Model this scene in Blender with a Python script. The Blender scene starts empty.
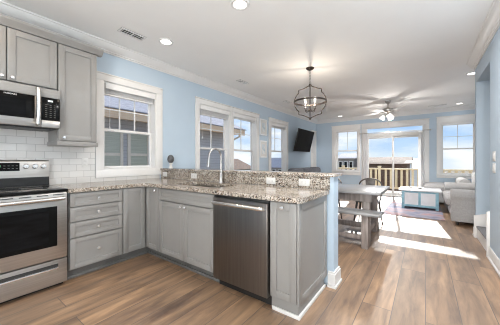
import bpy, bmesh, math, random
from mathutils import Vector, Matrix
random.seed(7)
S = bpy.context.scene
COL = S.collection
PI = math.pi

# ------------------------------------------------------------------ camera
F_PX = 238.2
cam_d = bpy.data.cameras.new('camera')
cam_d.sensor_width = 36.0
cam_d.lens = F_PX * 36.0 / 500.0
cam_d.shift_y = -(162.5 - 160.4) / 500.0
cam_d.clip_start = 0.05
cam_d.clip_end = 600
cam = bpy.data.objects.new('camera', cam_d)
COL.objects.link(cam)
cam.location = (3.434, -1.625, 1.192)
cam.rotation_euler = (PI / 2, 0, 0.6325)
S.camera = cam

# ------------------------------------------------------------------ view
S.view_settings.view_transform = 'Standard'
S.view_settings.look = 'None'
S.view_settings.gamma = 1.0
S.view_settings.use_curve_mapping = False
S.view_settings.exposure = 0.1
S.cycles.max_bounces = 10
S.cycles.diffuse_bounces = 6
S.cycles.transparent_max_bounces = 16
S.cycles.filter_width = 1.1
S.cycles.use_denoising = True
S.cycles.denoiser = 'OPENIMAGEDENOISE'
S.cycles.denoising_input_passes = 'RGB_ALBEDO_NORMAL'
S.cycles.sample_clamp_indirect = 6.0

FILL_POWER = 205.0
CAN_POWER = 7.0
CAN_COLOR = (1.0, 0.82, 0.64)
BULB_POWER = 19.0
FAN_POWER = 170.0
SKY_STRENGTH = 1.1
SUN_STRENGTH = 6.0

# ------------------------------------------------------------------ world: sky with clouds
W = bpy.data.worlds.new('sky')
S.world = W
W.use_nodes = True
nt = W.node_tree
for n in list(nt.nodes):
    nt.nodes.remove(n)
def N(tree, typ, **kw):
    n = tree.nodes.new(typ)
    for k, v in kw.items():
        setattr(n, k, v)
    return n
out = N(nt, 'ShaderNodeOutputWorld')
bg = N(nt, 'ShaderNodeBackground')
tc = N(nt, 'ShaderNodeTexCoord')
sep = N(nt, 'ShaderNodeSeparateXYZ')
nt.links.new(tc.outputs['Generated'], sep.inputs[0])
ramp = N(nt, 'ShaderNodeValToRGB')
ramp.color_ramp.elements[0].position = 0.0
ramp.color_ramp.elements[0].color = (0.60, 0.74, 0.90, 1)
ramp.color_ramp.elements[1].position = 0.5
ramp.color_ramp.elements[1].color = (0.22, 0.45, 0.88, 1)
e = ramp.color_ramp.elements.new(0.12); e.color = (0.38, 0.60, 0.92, 1)
nt.links.new(sep.outputs['Z'], ramp.inputs[0])
mp = N(nt, 'ShaderNodeMapping')
mp.inputs['Scale'].default_value = (1.0, 1.0, 3.6)
mp.inputs['Location'].default_value = (0.35, 0.1, 0.2)
nt.links.new(tc.outputs['Generated'], mp.inputs[0])
cl = N(nt, 'ShaderNodeTexNoise')
cl.inputs['Scale'].default_value = 2.6
cl.inputs['Detail'].default_value = 7
cl.inputs['Roughness'].default_value = 0.55
nt.links.new(mp.outputs[0], cl.inputs['Vector'])
cr = N(nt, 'ShaderNodeValToRGB')
cr.color_ramp.elements[0].position = 0.41
cr.color_ramp.elements[1].position = 0.62
nt.links.new(cl.outputs['Fac'], cr.inputs[0])
mx = N(nt, 'ShaderNodeMix', data_type='RGBA')
nt.links.new(cr.outputs[0], mx.inputs[0])
nt.links.new(ramp.outputs[0], mx.inputs[6])
mx.inputs[7].default_value = (0.95, 0.96, 0.98, 1)
nt.links.new(mx.outputs[2], bg.inputs[0])
bg.inputs[1].default_value = SKY_STRENGTH
nt.links.new(bg.outputs[0], out.inputs[0])

# ------------------------------------------------------------------ sun (low, beyond the sliding door)
sun_d = bpy.data.lights.new('sun', 'SUN')
sun_d.energy = SUN_STRENGTH
sun_d.angle = math.radians(0.6)
sun_d.color = (1.0, 0.95, 0.88)
sun = bpy.data.objects.new('sun', sun_d)
COL.objects.link(sun)
sun.rotation_euler = Vector((0.112, -1.0, -0.43)).to_track_quat('-Z', 'Y').to_euler()
sun.location = (2.6, 30, 12)

# daylight - unseen lamp added behind the camera to brighten the room
fill_d = bpy.data.lights.new('back_fill', 'AREA'); fill_d.shape = 'RECTANGLE'; fill_d.size = 1.2; fill_d.size_y = 1.2
fill_d.energy = FILL_POWER; fill_d.color = (1.0, 0.98, 0.95)
fill_ob = bpy.data.objects.new('back_fill', fill_d); COL.objects.link(fill_ob)
fill_ob.location = (3.35, -3.56, 1.0); fill_ob.rotation_euler = Vector((0, 0.6, 0.8)).to_track_quat('-Z', 'Z').to_euler()

# ================================================================== helpers
class MB:
    """collects shapes in world space, links them as ONE mesh object"""
    def __init__(self, fmap=None):
        self.bm = bmesh.new()
        self.m = fmap or (lambda a, b, c: (a, b, c))
    def box(self, x0, x1, y0, y1, z0, z1, bev=0.0, seg=2):
        x0, x1 = min(x0, x1), max(x0, x1); y0, y1 = min(y0, y1), max(y0, y1); z0, z1 = min(z0, z1), max(z0, z1)
        t = bmesh.new()
        vs = [t.verts.new((x, y, z)) for z in (z0, z1) for y in (y0, y1) for x in (x0, x1)]
        for f in ((0, 2, 3, 1), (4, 5, 7, 6), (0, 1, 5, 4), (2, 6, 7, 3), (0, 4, 6, 2), (1, 3, 7, 5)):
            t.faces.new([vs[i] for i in f])
        if bev > 0:
            bev = min(bev, 0.45 * min(x1 - x0, y1 - y0, z1 - z0))
            bmesh.ops.bevel(t, geom=list(t.edges), offset=bev, segments=seg, profile=0.5, affect='EDGES')
        return self._merge(t)
    def _merge(self, t, mat=None):
        if mat is not None:
            bmesh.ops.transform(t, matrix=mat, verts=list(t.verts))
        mp_ = {}
        for v in t.verts:
            mp_[v] = self.bm.verts.new(self.m(*v.co))
        for f in t.faces:
            try:
                nf = self.bm.faces.new([mp_[v] for v in f.verts]); nf.smooth = True
            except ValueError:
                pass
        t.free()
        return self
    def cyl(self, p0, p1, r0, r1=None, seg=20, caps=True):
        p0, p1 = Vector(p0), Vector(p1)
        r1 = r0 if r1 is None else r1
        d = p1 - p0
        q = d.normalized().to_track_quat('Z', 'Y').to_matrix().to_4x4()
        t = bmesh.new()
        bmesh.ops.create_cone(t, cap_ends=caps, cap_tris=False, segments=seg, radius1=r0, radius2=r1, depth=d.length)
        return self._merge(t, Matrix.Translation((p0 + p1) / 2) @ q)
    def lathe(self, c, prof, seg=24, axis='z', ring=False):
        """prof: list of (radius, height) from c along axis"""
        t = bmesh.new(); rings = []
        for r, h in prof:
            ring = []
            for k in range(seg):
                a = 2 * PI * k / seg
                ring.append(t.verts.new((max(r, 1e-4) * math.cos(a), max(r, 1e-4) * math.sin(a), h)))
            rings.append(ring)
        for i in range(len(rings) - 1):
            for k in range(seg):
                k2 = (k + 1) % seg
                t.faces.new((rings[i][k], rings[i][k2], rings[i + 1][k2], rings[i + 1][k]))
        if ring:
            for k in range(seg):
                k2 = (k + 1) % seg; t.faces.new((rings[-1][k], rings[-1][k2], rings[0][k2], rings[0][k]))
        else:
            t.faces.new(rings[0][::-1]); t.faces.new(rings[-1])
        rot = Matrix.Identity(4)
        if axis == 'x': rot = Matrix.Rotation(PI / 2, 4, 'Y')
        if axis == 'y': rot = Matrix.Rotation(PI / 2, 4, 'X')      # +h goes to -y
        if isinstance(axis, Vector): rot = axis.to_track_quat('Z', 'Y').to_matrix().to_4x4()
        return self._merge(t, Matrix.Translation(c) @ rot)
    def tube(self, pts, r, seg=10, closed=False):
        pts = [Vector(p) for p in pts]; n = len(pts)
        t = bmesh.new(); rings = []
        up = None
        for i, p in enumerate(pts):
            if closed: d = (pts[(i + 1) % n] - pts[i - 1]).normalized()
            elif i == 0: d = (pts[1] - p).normalized()
            elif i == n - 1: d = (p - pts[-2]).normalized()
            else: d = ((pts[i + 1] - p).normalized() + (p - pts[i - 1]).normalized()).normalized()
            if up is None:
                up = Vector((0, 0, 1)) if abs(d.z) < 0.9 else Vector((1, 0, 0))
            s = d.cross(up).normalized(); up = s.cross(d).normalized()
            rr = r[i] if isinstance(r, (list, tuple)) else r
            rings.append([t.verts.new(p + s * rr * math.cos(2 * PI * k / seg) + up * rr * math.sin(2 * PI * k / seg)) for k in range(seg)])
        for i in range(n if closed else n - 1):
            A, B = rings[i], rings[(i + 1) % n]
            for k in range(seg):
                k2 = (k + 1) % seg
                t.faces.new((A[k], A[k2], B[k2], B[k]))
        if not closed:
            t.faces.new(rings[0][::-1]); t.faces.new(rings[-1])
        return self._merge(t)
    def prism(self, poly, h0, h1, axis='z', bev=0.0):
        """poly in the plane across axis: z->(x,y), y->(x,z), x->(y,z)"""
        def P(a, b, h):
            return {'z': (a, b, h), 'y': (a, h, b), 'x': (h, a, b)}[axis]
        t = bmesh.new()
        A = [t.verts.new(P(a, b, h0)) for a, b in poly]; Bv = [t.verts.new(P(a, b, h1)) for a, b in poly]
        n = len(poly)
        t.faces.new(A[::-1]); t.faces.new(Bv)
        for i in range(n):
            t.faces.new((A[i], A[(i + 1) % n], Bv[(i + 1) % n], Bv[i]))
        bmesh.ops.recalc_face_normals(t, faces=list(t.faces))
        if bev:
            bmesh.ops.bevel(t, geom=list(t.edges), offset=bev, segments=2, profile=0.5, affect='EDGES')
        return self._merge(t)
    def ball(self, c, r, sx=1, sy=1, sz=1, u=20, v=12):
        t = bmesh.new()
        bmesh.ops.create_uvsphere(t, u_segments=u, v_segments=v, radius=r)
        return self._merge(t, Matrix.Translation(c) @ Matrix.Diagonal((sx, sy, sz, 1)))
    def soft(self, x0, x1, y0, y1, z0, z1, rnd=0.4, puff=0.0, n=8):
        """rounded, slightly puffed cushion"""
        t = bmesh.new()
        bmesh.ops.create_cube(t, size=2.0)
        bmesh.ops.subdivide_edges(t, edges=list(t.edges), cuts=n, use_grid_fill=True)
        hx, hy, hz = (x1 - x0) / 2, (y1 - y0) / 2, (z1 - z0) / 2
        r = rnd * min(hx, hy, hz)
        for v in t.verts:
            p = Vector((v.co.x * hx, v.co.y * hy, v.co.z * hz))
            q = Vector((max(-hx + r, min(hx - r, p.x)), max(-hy + r, min(hy - r, p.y)), max(-hz + r, min(hz - r, p.z))))
            d = p - q
            if d.length > 1e-6: p = q + d.normalized() * r
            k = (1 - v.co.x ** 2) * (1 - v.co.y ** 2)
            p.z += puff * k * (1 if v.co.z > 0 else -0.2)
            v.co = p + Vector(((x0 + x1) / 2, (y0 + y1) / 2, (z0 + z1) / 2))
        return self._merge(t)
    def build(self, name, mat, parent=None, bevmod=0, angle=35):
        bm = self.bm
        bmesh.ops.recalc_face_normals(bm, faces=list(bm.faces))
        if parent is not None:
            off = base_of(parent)
            bmesh.ops.translate(bm, vec=-off, verts=list(bm.verts))
        me = bpy.data.meshes.new(name)
        bm.to_mesh(me); bm.free()
        me.set_sharp_from_angle(angle=math.radians(angle))
        me.materials.append(mat)
        o = bpy.data.objects.new(name, me)
        COL.objects.link(o)
        if parent is not None: o.parent = parent
        return o

def base_of(o):
    v = Vector((0, 0, 0))
    while o is not None:
        v += o.location; o = o.parent
    return v
def thing(name, label, cat, loc=(0, 0, 0), group=None, kind=None):
    o = bpy.data.objects.new(name, None); COL.objects.link(o)
    o.empty_display_size = 0.1
    o.location = loc
    return tag(o, label, cat, group, kind)
def tag(o, label=None, cat=None, group=None, kind=None):
    if label: o['label'] = label
    if cat: o['category'] = cat
    if group: o['group'] = group
    if kind: o['kind'] = kind
    return o
def lab(o, label):
    o['label'] = label; return o
def kids(o):
    return [c for c in ALLKIDS.get(o.name, [])] or list(o.children)
ALLKIDS = {}
def dup(root, loc, label=None, rz=None, group=None):
    r = root.copy(); COL.objects.link(r); r.location = loc
    if rz is not None: r.rotation_euler = (0, 0, rz)
    if label: r['label'] = label
    if group: r['group'] = group
    for ch in list(root.children):
        c = ch.copy(); COL.objects.link(c); c.parent = r
        for g in list(ch.children):
            d = g.copy(); COL.objects.link(d); d.parent = c
    return r
def struct(mb, name, mat, label=None, cat=None):
    o = mb.build(name, mat); o['kind'] = 'structure'
    if label: o['label'] = label
    if cat: o['category'] = cat
    return o

# ================================================================== materials
def base_mat(name, col, rough=0.5, metal=0.0, spec=0.5, coat=0.0):
    m = bpy.data.materials.new(name); m.use_nodes = True
    b = m.node_tree.nodes['Principled BSDF']
    b.inputs['Base Color'].default_value = (*col, 1)
    b.inputs['Roughness'].default_value = rough
    b.inputs['Metallic'].default_value = metal
    b.inputs['Specular IOR Level'].default_value = spec
    b.inputs['Coat Weight'].default_value = coat
    return m
def noisy(name, c0, c1, rough=0.5, scale=(8, 8, 8), detail=4, metal=0.0, spec=0.5, bump=0.0, bscale=None, lo=0.35, hi=0.65, coat=0.0):
    m = base_mat(name, c0, rough, metal, spec, coat)
    t = m.node_tree; b = t.nodes['Principled BSDF']
    tc = N(t, 'ShaderNodeTexCoord'); mp = N(t, 'ShaderNodeMapping'); mp.inputs['Scale'].default_value = scale
    t.links.new(tc.outputs['Object'], mp.inputs[0])
    n = N(t, 'ShaderNodeTexNoise'); n.inputs['Scale'].default_value = 1.0; n.inputs['Detail'].default_value = detail
    t.links.new(mp.outputs[0], n.inputs['Vector'])
    r = N(t, 'ShaderNodeValToRGB')
    r.color_ramp.elements[0].position = lo; r.color_ramp.elements[0].color = (*c0, 1)
    r.color_ramp.elements[1].position = hi; r.color_ramp.elements[1].color = (*c1, 1)
    t.links.new(n.outputs['Fac'], r.inputs[0]); t.links.new(r.outputs[0], b.inputs['Base Color'])
    if bump:
        bp = N(t, 'ShaderNodeBump'); bp.inputs['Strength'].default_value = bump; bp.inputs['Distance'].default_value = 0.01
        if bscale:
            n2 = N(t, 'ShaderNodeTexNoise'); n2.inputs['Scale'].default_value = bscale; n2.inputs['Detail'].default_value = 3
            t.links.new(tc.outputs['Object'], n2.inputs['Vector']); t.links.new(n2.outputs['Fac'], bp.inputs['Height'])
        else:
            t.links.new(n.outputs['Fac'], bp.inputs['Height'])
        t.links.new(bp.outputs[0], b.inputs['Normal'])
    return m
def emit(name, col, st):
    m = base_mat(name, col, 0.4)
    b = m.node_tree.nodes['Principled BSDF']
    b.inputs['Emission Color'].default_value = (*col, 1); b.inputs['Emission Strength'].default_value = st
    return m

M = {}
M['wall'] = noisy('pale blue wall paint', (0.445, 0.545, 0.64), (0.46, 0.56, 0.655), 0.6, (3, 3, 3), bump=0.03, bscale=160)
M['ceiling'] = noisy('white ceiling paint', (0.83, 0.825, 0.815), (0.85, 0.845, 0.835), 0.8, (2, 2, 2), bump=0.05, bscale=120)
M['trim'] = noisy('white trim paint', (0.70, 0.695, 0.685), (0.73, 0.725, 0.715), 0.35, (4, 4, 4))
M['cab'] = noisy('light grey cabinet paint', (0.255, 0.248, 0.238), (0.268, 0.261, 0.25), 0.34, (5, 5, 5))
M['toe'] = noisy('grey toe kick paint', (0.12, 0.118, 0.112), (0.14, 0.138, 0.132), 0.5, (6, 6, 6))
M['steel_d'] = noisy('satin steel trim', (0.27, 0.265, 0.255), (0.30, 0.295, 0.285), 0.5, (2, 2, 120), metal=0.0, detail=2)
M['chrome'] = base_mat('polished chrome', (0.82, 0.81, 0.80), 0.25, 0.75)
M['nickel'] = noisy('brushed nickel', (0.46, 0.44, 0.42), (0.54, 0.52, 0.50), 0.28, (30, 30, 30), metal=1.0)
M['steel'] = noisy('brushed stainless steel', (0.44, 0.41, 0.38), (0.50, 0.47, 0.44), 0.32, (2, 2, 160), metal=0.95, detail=2)
M['steel_v'] = noisy('brushed dishwasher steel', (0.17, 0.155, 0.145), (0.20, 0.185, 0.172), 0.30, (160, 2, 2), metal=0.95, detail=2)
M['steel_h'] = noisy('bright handle steel', (0.72, 0.70, 0.67), (0.78, 0.76, 0.74), 0.25, (40, 3, 40), metal=1.0)
M['blackglass'] = noisy('black glass', (0.006, 0.006, 0.006), (0.009, 0.009, 0.009), 0.10, (3, 3, 3), spec=0.08)
M['black'] = noisy('black plastic', (0.012, 0.012, 0.012), (0.02, 0.02, 0.02), 0.4, (9, 9, 9))
M['ovenglass'] = noisy('dark oven window', (0.004, 0.004, 0.004), (0.009, 0.009, 0.010), 0.10, (1, 4, 20), spec=0.06)
M['bronze'] = noisy('dark bronze', (0.045, 0.035, 0.03), (0.08, 0.065, 0.055), 0.4, (20, 20, 20), metal=0.7)
M['plate'] = noisy('white plastic', (0.62, 0.615, 0.60), (0.65, 0.645, 0.63), 0.3, (9, 9, 9))
M['slot'] = base_mat('dark slot', (0.03, 0.03, 0.03), 0.5)
M['blind'] = noisy('white blind slats', (0.74, 0.74, 0.74), (0.80, 0.80, 0.80), 0.4, (4, 4, 60))
M['screen'] = noisy('dark television screen', (0.008, 0.008, 0.009), (0.011, 0.011, 0.012), 0.45, (2, 2, 2), spec=0.04)
M['sofa'] = noisy('light grey upholstery', (0.36, 0.355, 0.355), (0.43, 0.425, 0.425), 0.9, (60, 60, 60), bump=0.2)
M['darksofa'] = noisy('charcoal upholstery', (0.10, 0.105, 0.12), (0.16, 0.165, 0.18), 0.9, (50, 50, 50), bump=0.2)
M['pillow'] = noisy('white pillow cloth', (0.78, 0.78, 0.77), (0.85, 0.85, 0.84), 0.9, (50, 50, 50), bump=0.1)
M['curtain'] = noisy('sheer white curtain', (0.82, 0.82, 0.82), (0.88, 0.88, 0.88), 0.8, (30, 30, 3))
M['greywood'] = noisy('grey weathered wood', (0.165, 0.165, 0.168), (0.27, 0.27, 0.272), 0.32, (3, 30, 30), bump=0.1)
M['legwood'] = noisy('grey brown leg wood', (0.20, 0.165, 0.15), (0.32, 0.275, 0.25), 0.5, (30, 30, 3), bump=0.1)
M['gunmetal'] = noisy('gunmetal', (0.10, 0.09, 0.085), (0.17, 0.155, 0.145), 0.35, (12, 12, 12), metal=0.8)
M['teal'] = noisy('light blue paint', (0.27, 0.50, 0.60), (0.33, 0.56, 0.66), 0.5, (14, 14, 14))
M['white'] = noisy('white painted wood', (0.76, 0.78, 0.80), (0.82, 0.84, 0.86), 0.35, (8, 8, 8))
M['frost'] = emit('frosted glass shade', (1.0, 0.97, 0.92), 1.6)
M['lens'] = emit('lit lamp lens', (1.0, 0.96, 0.90), 3.0)
M['candle'] = emit('lit candle bulb', (1.0, 0.95, 0.85), 3.0)
M['fanblade'] = noisy('pale fan blade', (0.78, 0.775, 0.77), (0.82, 0.815, 0.81), 0.5, (3, 3, 3))
M['carpet'] = noisy('grey stair carpet', (0.20, 0.20, 0.21), (0.28, 0.28, 0.29), 0.95, (120, 120, 120), bump=0.3)
M['siding'] = None
M['deck'] = noisy('deck boards', (0.45, 0.36, 0.26), (0.58, 0.47, 0.35), 0.7, (30, 2, 30), bump=0.1)
M['railwood'] = noisy('pale yellow pine', (0.78, 0.60, 0.36), (0.86, 0.70, 0.47), 0.65, (20, 20, 3))
M['sand'] = noisy('dune sand and grass', (0.30, 0.24, 0.16), (0.17, 0.145, 0.085), 0.95, (0.25, 0.25, 0.25), detail=8)
M['tanwood'] = noisy('tan eave boards', (0.76, 0.52, 0.33), (0.83, 0.62, 0.43), 0.6, (2, 2, 30))
M['cream'] = noisy('cream window trim', (0.80, 0.70, 0.58), (0.85, 0.76, 0.65), 0.5, (6, 6, 6))
M['paleblind'] = noisy('pale green grey blinds behind glass', (0.50, 0.50, 0.40), (0.60, 0.60, 0.49), 0.3, (1, 1, 40), detail=1)
M['roof'] = noisy('grey shingles', (0.32, 0.31, 0.345), (0.45, 0.44, 0.48), 0.85, (6, 6, 20), bump=0.2)
M['brownroof'] = noisy('brown weathered shingles', (0.15, 0.085, 0.055), (0.24, 0.145, 0.10), 0.85, (2, 2, 8))
M['greyhouse'] = noisy('weathered grey house wall', (0.30, 0.27, 0.24), (0.42, 0.38, 0.34), 0.85, (1, 1, 6))
M['whitehouse'] = noisy('white house wall', (0.80, 0.78, 0.75), (0.86, 0.84, 0.81), 0.7, (1, 1, 6))
M['art'] = noisy('pale sea print', (0.40, 0.50, 0.58), (0.72, 0.74, 0.74), 0.5, (5, 5, 9))
M['silver'] = noisy('pale grey frame wood', (0.76, 0.78, 0.80), (0.82, 0.84, 0.86), 0.45, (30, 30, 5))
M['book'] = noisy('grey brown book cloth', (0.16, 0.15, 0.15), (0.22, 0.21, 0.20), 0.6, (20, 20, 20))
M['gadget'] = noisy('dark grey plastic', (0.06, 0.06, 0.065), (0.09, 0.09, 0.095), 0.4, (9, 9, 9))
_t = M['curtain'].node_tree; _b = _t.nodes['Principled BSDF']; _o = _t.nodes['Material Output']
_tl = N(_t, 'ShaderNodeBsdfTranslucent'); _tl.inputs[0].default_value = (0.92, 0.92, 0.92, 1); _mx = N(_t, 'ShaderNodeMixShader'); _mx.inputs[0].default_value = 0.5
_t.links.new(_b.outputs[0], _mx.inputs[1]); _t.links.new(_tl.outputs[0], _mx.inputs[2]); _t.links.new(_mx.outputs[0], _o.inputs[0])

def m_siding():
    m = base_mat('grey lap siding', (0.3, 0.3, 0.34), 0.7); t = m.node_tree; b = t.nodes['Principled BSDF']
    tc = N(t, 'ShaderNodeTexCoord'); sp = N(t, 'ShaderNodeSeparateXYZ'); t.links.new(tc.outputs['Object'], sp.inputs[0])
    mu = N(t, 'ShaderNodeMath', operation='MULTIPLY'); mu.inputs[1].default_value = 1 / 0.12; t.links.new(sp.outputs['Z'], mu.inputs[0])
    fr = N(t, 'ShaderNodeMath', operation='FRACT'); t.links.new(mu.outputs[0], fr.inputs[0])
    r = N(t, 'ShaderNodeValToRGB')
    r.color_ramp.elements[0].position = 0.0; r.color_ramp.elements[0].color = (0.30, 0.295, 0.31, 1)
    r.color_ramp.elements[1].position = 0.14; r.color_ramp.elements[1].color = (0.57, 0.56, 0.58, 1)
    t.links.new(fr.outputs[0], r.inputs[0]); t.links.new(r.outputs[0], b.inputs['Base Color'])
    bp = N(t, 'ShaderNodeBump'); bp.inputs['Distance'].default_value = 0.02; bp.inputs['Strength'].default_value = 0.6
    t.links.new(fr.outputs[0], bp.inputs['Height']); t.links.new(bp.outputs[0], b.inputs['Normal'])
    return m
M['siding'] = m_siding()

def m_floor():
    m = base_mat('wood plank floor', (0.3, 0.2, 0.15), 0.32, spec=1.0, coat=1.0); m.node_tree.nodes['Principled BSDF'].inputs['Coat Roughness'].default_value = 0.55; t = m.node_tree; b = t.nodes['Principled BSDF']
    tc = N(t, 'ShaderNodeTexCoord')
    mp = N(t, 'ShaderNodeMapping'); mp.inputs['Rotation'].default_value = (0, 0, PI / 2)
    t.links.new(tc.outputs['Object'], mp.inputs[0])
    br = N(t, 'ShaderNodeTexBrick'); br.offset = 0.37; br.offset_frequency = 2
    br.inputs['Scale'].default_value = 1.0; br.inputs['Brick Width'].default_value = 1.5; br.inputs['Row Height'].default_value = 0.215
    br.inputs['Mortar Size'].default_value = 0.003; br.inputs['Mortar Smooth'].default_value = 0.1; br.inputs['Bias'].default_value = 0.0
    br.inputs['Color1'].default_value = (0, 0, 0, 1); br.inputs['Color2'].default_value = (1, 1, 1, 1); br.inputs['Mortar'].default_value = (0.5, 0.5, 0.5, 1)
    t.links.new(mp.outputs[0], br.inputs['Vector'])
    # grain, stretched along the planks and shifted per plank
    sh = N(t, 'ShaderNodeVectorMath', operation='MULTIPLY_ADD'); sh.inputs[1].default_value = (13.0, 7.0, 5.0)
    t.links.new(br.outputs['Color'], sh.inputs[0]); t.links.new(tc.outputs['Object'], sh.inputs[2])
    mg = N(t, 'ShaderNodeMapping'); mg.inputs['Scale'].default_value = (11, 1.5, 1)
    t.links.new(sh.outputs[0], mg.inputs[0])
    g = N(t, 'ShaderNodeTexNoise'); g.inputs['Scale'].default_value = 1.0; g.inputs['Detail'].default_value = 7; g.inputs['Roughness'].default_value = 0.62
    g.inputs['Distortion'].default_value = 0.4
    t.links.new(mg.outputs[0], g.inputs['Vector'])
    r = N(t, 'ShaderNodeValToRGB')
    r.color_ramp.elements[0].position = 0.30; r.color_ramp.elements[0].color = (0.085, 0.043, 0.022, 1)
    r.color_ramp.elements[1].position = 0.68; r.color_ramp.elements[1].color = (0.41, 0.25, 0.135, 1)
    e = r.color_ramp.elements.new(0.5); e.color = (0.24, 0.142, 0.076, 1)
    t.links.new(g.outputs['Fac'], r.inputs[0])
    pl = N(t, 'ShaderNodeValToRGB')
    pl.color_ramp.elements[0].color = (0.84, 0.84, 0.86, 1); pl.color_ramp.elements[1].color = (1.14, 1.12, 1.08, 1)
    t.links.new(br.outputs['Color'], pl.inputs[0])
    mul = N(t, 'ShaderNodeMix', data_type='RGBA', blend_type='MULTIPLY'); mul.inputs[0].default_value = 1
    t.links.new(r.outputs[0], mul.inputs[6]); t.links.new(pl.outputs[0], mul.inputs[7])
    mo = N(t, 'ShaderNodeMix', data_type='RGBA')
    t.links.new(br.outputs['Fac'], mo.inputs[0]); t.links.new(mul.outputs[2], mo.inputs[6]); mo.inputs[7].default_value = (0.07, 0.05, 0.04, 1)
    t.links.new(mo.outputs[2], b.inputs['Base Color'])
    rr = N(t, 'ShaderNodeMapRange'); rr.inputs['To Min'].default_value = 0.46; rr.inputs['To Max'].default_value = 0.58
    t.links.new(g.outputs['Fac'], rr.inputs[0]); t.links.new(rr.outputs[0], b.inputs['Roughness'])
    bp = N(t, 'ShaderNodeBump'); bp.inputs['Strength'].default_value = 0.12; bp.inputs['Distance'].default_value = 0.004
    inv = N(t, 'ShaderNodeMath', operation='SUBTRACT'); t.links.new(g.outputs['Fac'], inv.inputs[0]); t.links.new(br.outputs['Fac'], inv.inputs[1])
    t.links.new(inv.outputs[0], bp.inputs['Height']); t.links.new(bp.outputs[0], b.inputs['Normal'])
    return m
M['floor'] = m_floor()

def m_granite():
    m = base_mat('speckled granite', (0.5, 0.45, 0.4), 0.12, spec=0.5); t = m.node_tree; b = t.nodes['Principled BSDF']
    tc = N(t, 'ShaderNodeTexCoord')
    v = N(t, 'ShaderNodeTexVoronoi'); v.inputs['Scale'].default_value = 135
    nz = N(t, 'ShaderNodeTexNoise'); nz.inputs['Scale'].default_value = 40; nz.inputs['Detail'].default_value = 3
    t.links.new(tc.outputs['Object'], nz.inputs['Vector'])
    ad = N(t, 'ShaderNodeVectorMath', operation='MULTIPLY_ADD'); ad.inputs[1].default_value = (0.03, 0.03, 0.03)
    t.links.new(nz.outputs['Color'], ad.inputs[0]); t.links.new(tc.outputs['Object'], ad.inputs[2])
    t.links.new(ad.outputs[0], v.inputs['Vector'])
    sp = N(t, 'ShaderNodeSeparateColor'); t.links.new(v.outputs['Color'], sp.inputs[0])
    r = N(t, 'ShaderNodeValToRGB'); r.color_ramp.interpolation = 'CONSTANT'
    els = [(0.0, (0.030, 0.027, 0.025)), (0.13, (0.17, 0.105, 0.06)), (0.24, (0.20, 0.172, 0.145)), (0.40, (0.36, 0.315, 0.265)), (0.62, (0.49, 0.44, 0.38)), (0.84, (0.58, 0.54, 0.49))]
    r.color_ramp.elements[0].position = 0; r.color_ramp.elements[0].color = (*els[0][1], 1)
    r.color_ramp.elements[1].position = els[1][0]; r.color_ramp.elements[1].color = (*els[1][1], 1)
    for p, c in els[2:]:
        e = r.color_ramp.elements.new(p); e.color = (*c, 1)
    n2 = N(t, 'ShaderNodeTexNoise'); n2.inputs['Scale'].default_value = 9; n2.inputs['Detail'].default_value = 4
    t.links.new(tc.outputs['Object'], n2.inputs['Vector'])
    mm = N(t, 'ShaderNodeMath', operation='MULTIPLY_ADD'); mm.inputs[1].default_value = 0.6; mm.inputs[2].default_value = -0.36
    t.links.new(n2.outputs['Fac'], mm.inputs[0])
    sm = N(t, 'ShaderNodeMath', operation='ADD', use_clamp=True); t.links.new(sp.outputs[0], sm.inputs[0]); t.links.new(mm.outputs[0], sm.inputs[1])
    t.links.new(sm.outputs[0], r.inputs[0]); t.links.new(r.outputs[0], b.inputs['Base Color'])
    return m
M['granite'] = m_granite()

def m_tile():
    m = base_mat('white subway tile', (0.8, 0.8, 0.8), 0.15); t = m.node_tree; b = t.nodes['Principled BSDF']
    tc = N(t, 'ShaderNodeTexCoord'); sp = N(t, 'ShaderNodeSeparateXYZ'); cb = N(t, 'ShaderNodeCombineXYZ')
    t.links.new(tc.outputs['Object'], sp.inputs[0]); t.links.new(sp.outputs['Y'], cb.inputs['X']); t.links.new(sp.outputs['Z'], cb.inputs['Y'])
    br = N(t, 'ShaderNodeTexBrick'); br.inputs['Scale'].default_value = 1
    br.inputs['Brick Width'].default_value = 0.152; br.inputs['Row Height'].default_value = 0.076
    br.inputs['Mortar Size'].default_value = 0.0022; br.inputs['Mortar Smooth'].default_value = 0.1
    br.inputs['Color1'].default_value = (0.60, 0.59, 0.575, 1); br.inputs['Color2'].default_value = (0.65, 0.64, 0.625, 1); br.inputs['Mortar'].default_value = (0.42, 0.41, 0.40, 1)
    t.links.new(cb.outputs[0], br.inputs['Vector']); t.links.new(br.outputs['Color'], b.inputs['Base Color'])
    bp = N(t, 'ShaderNodeBump'); bp.inputs['Strength'].default_value = 0.4; bp.inputs['Distance'].default_value = 0.003; bp.invert = True
    t.links.new(br.outputs['Fac'], bp.inputs['Height']); t.links.new(bp.outputs[0], b.inputs['Normal'])
    return m
M['tile'] = m_tile()

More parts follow.
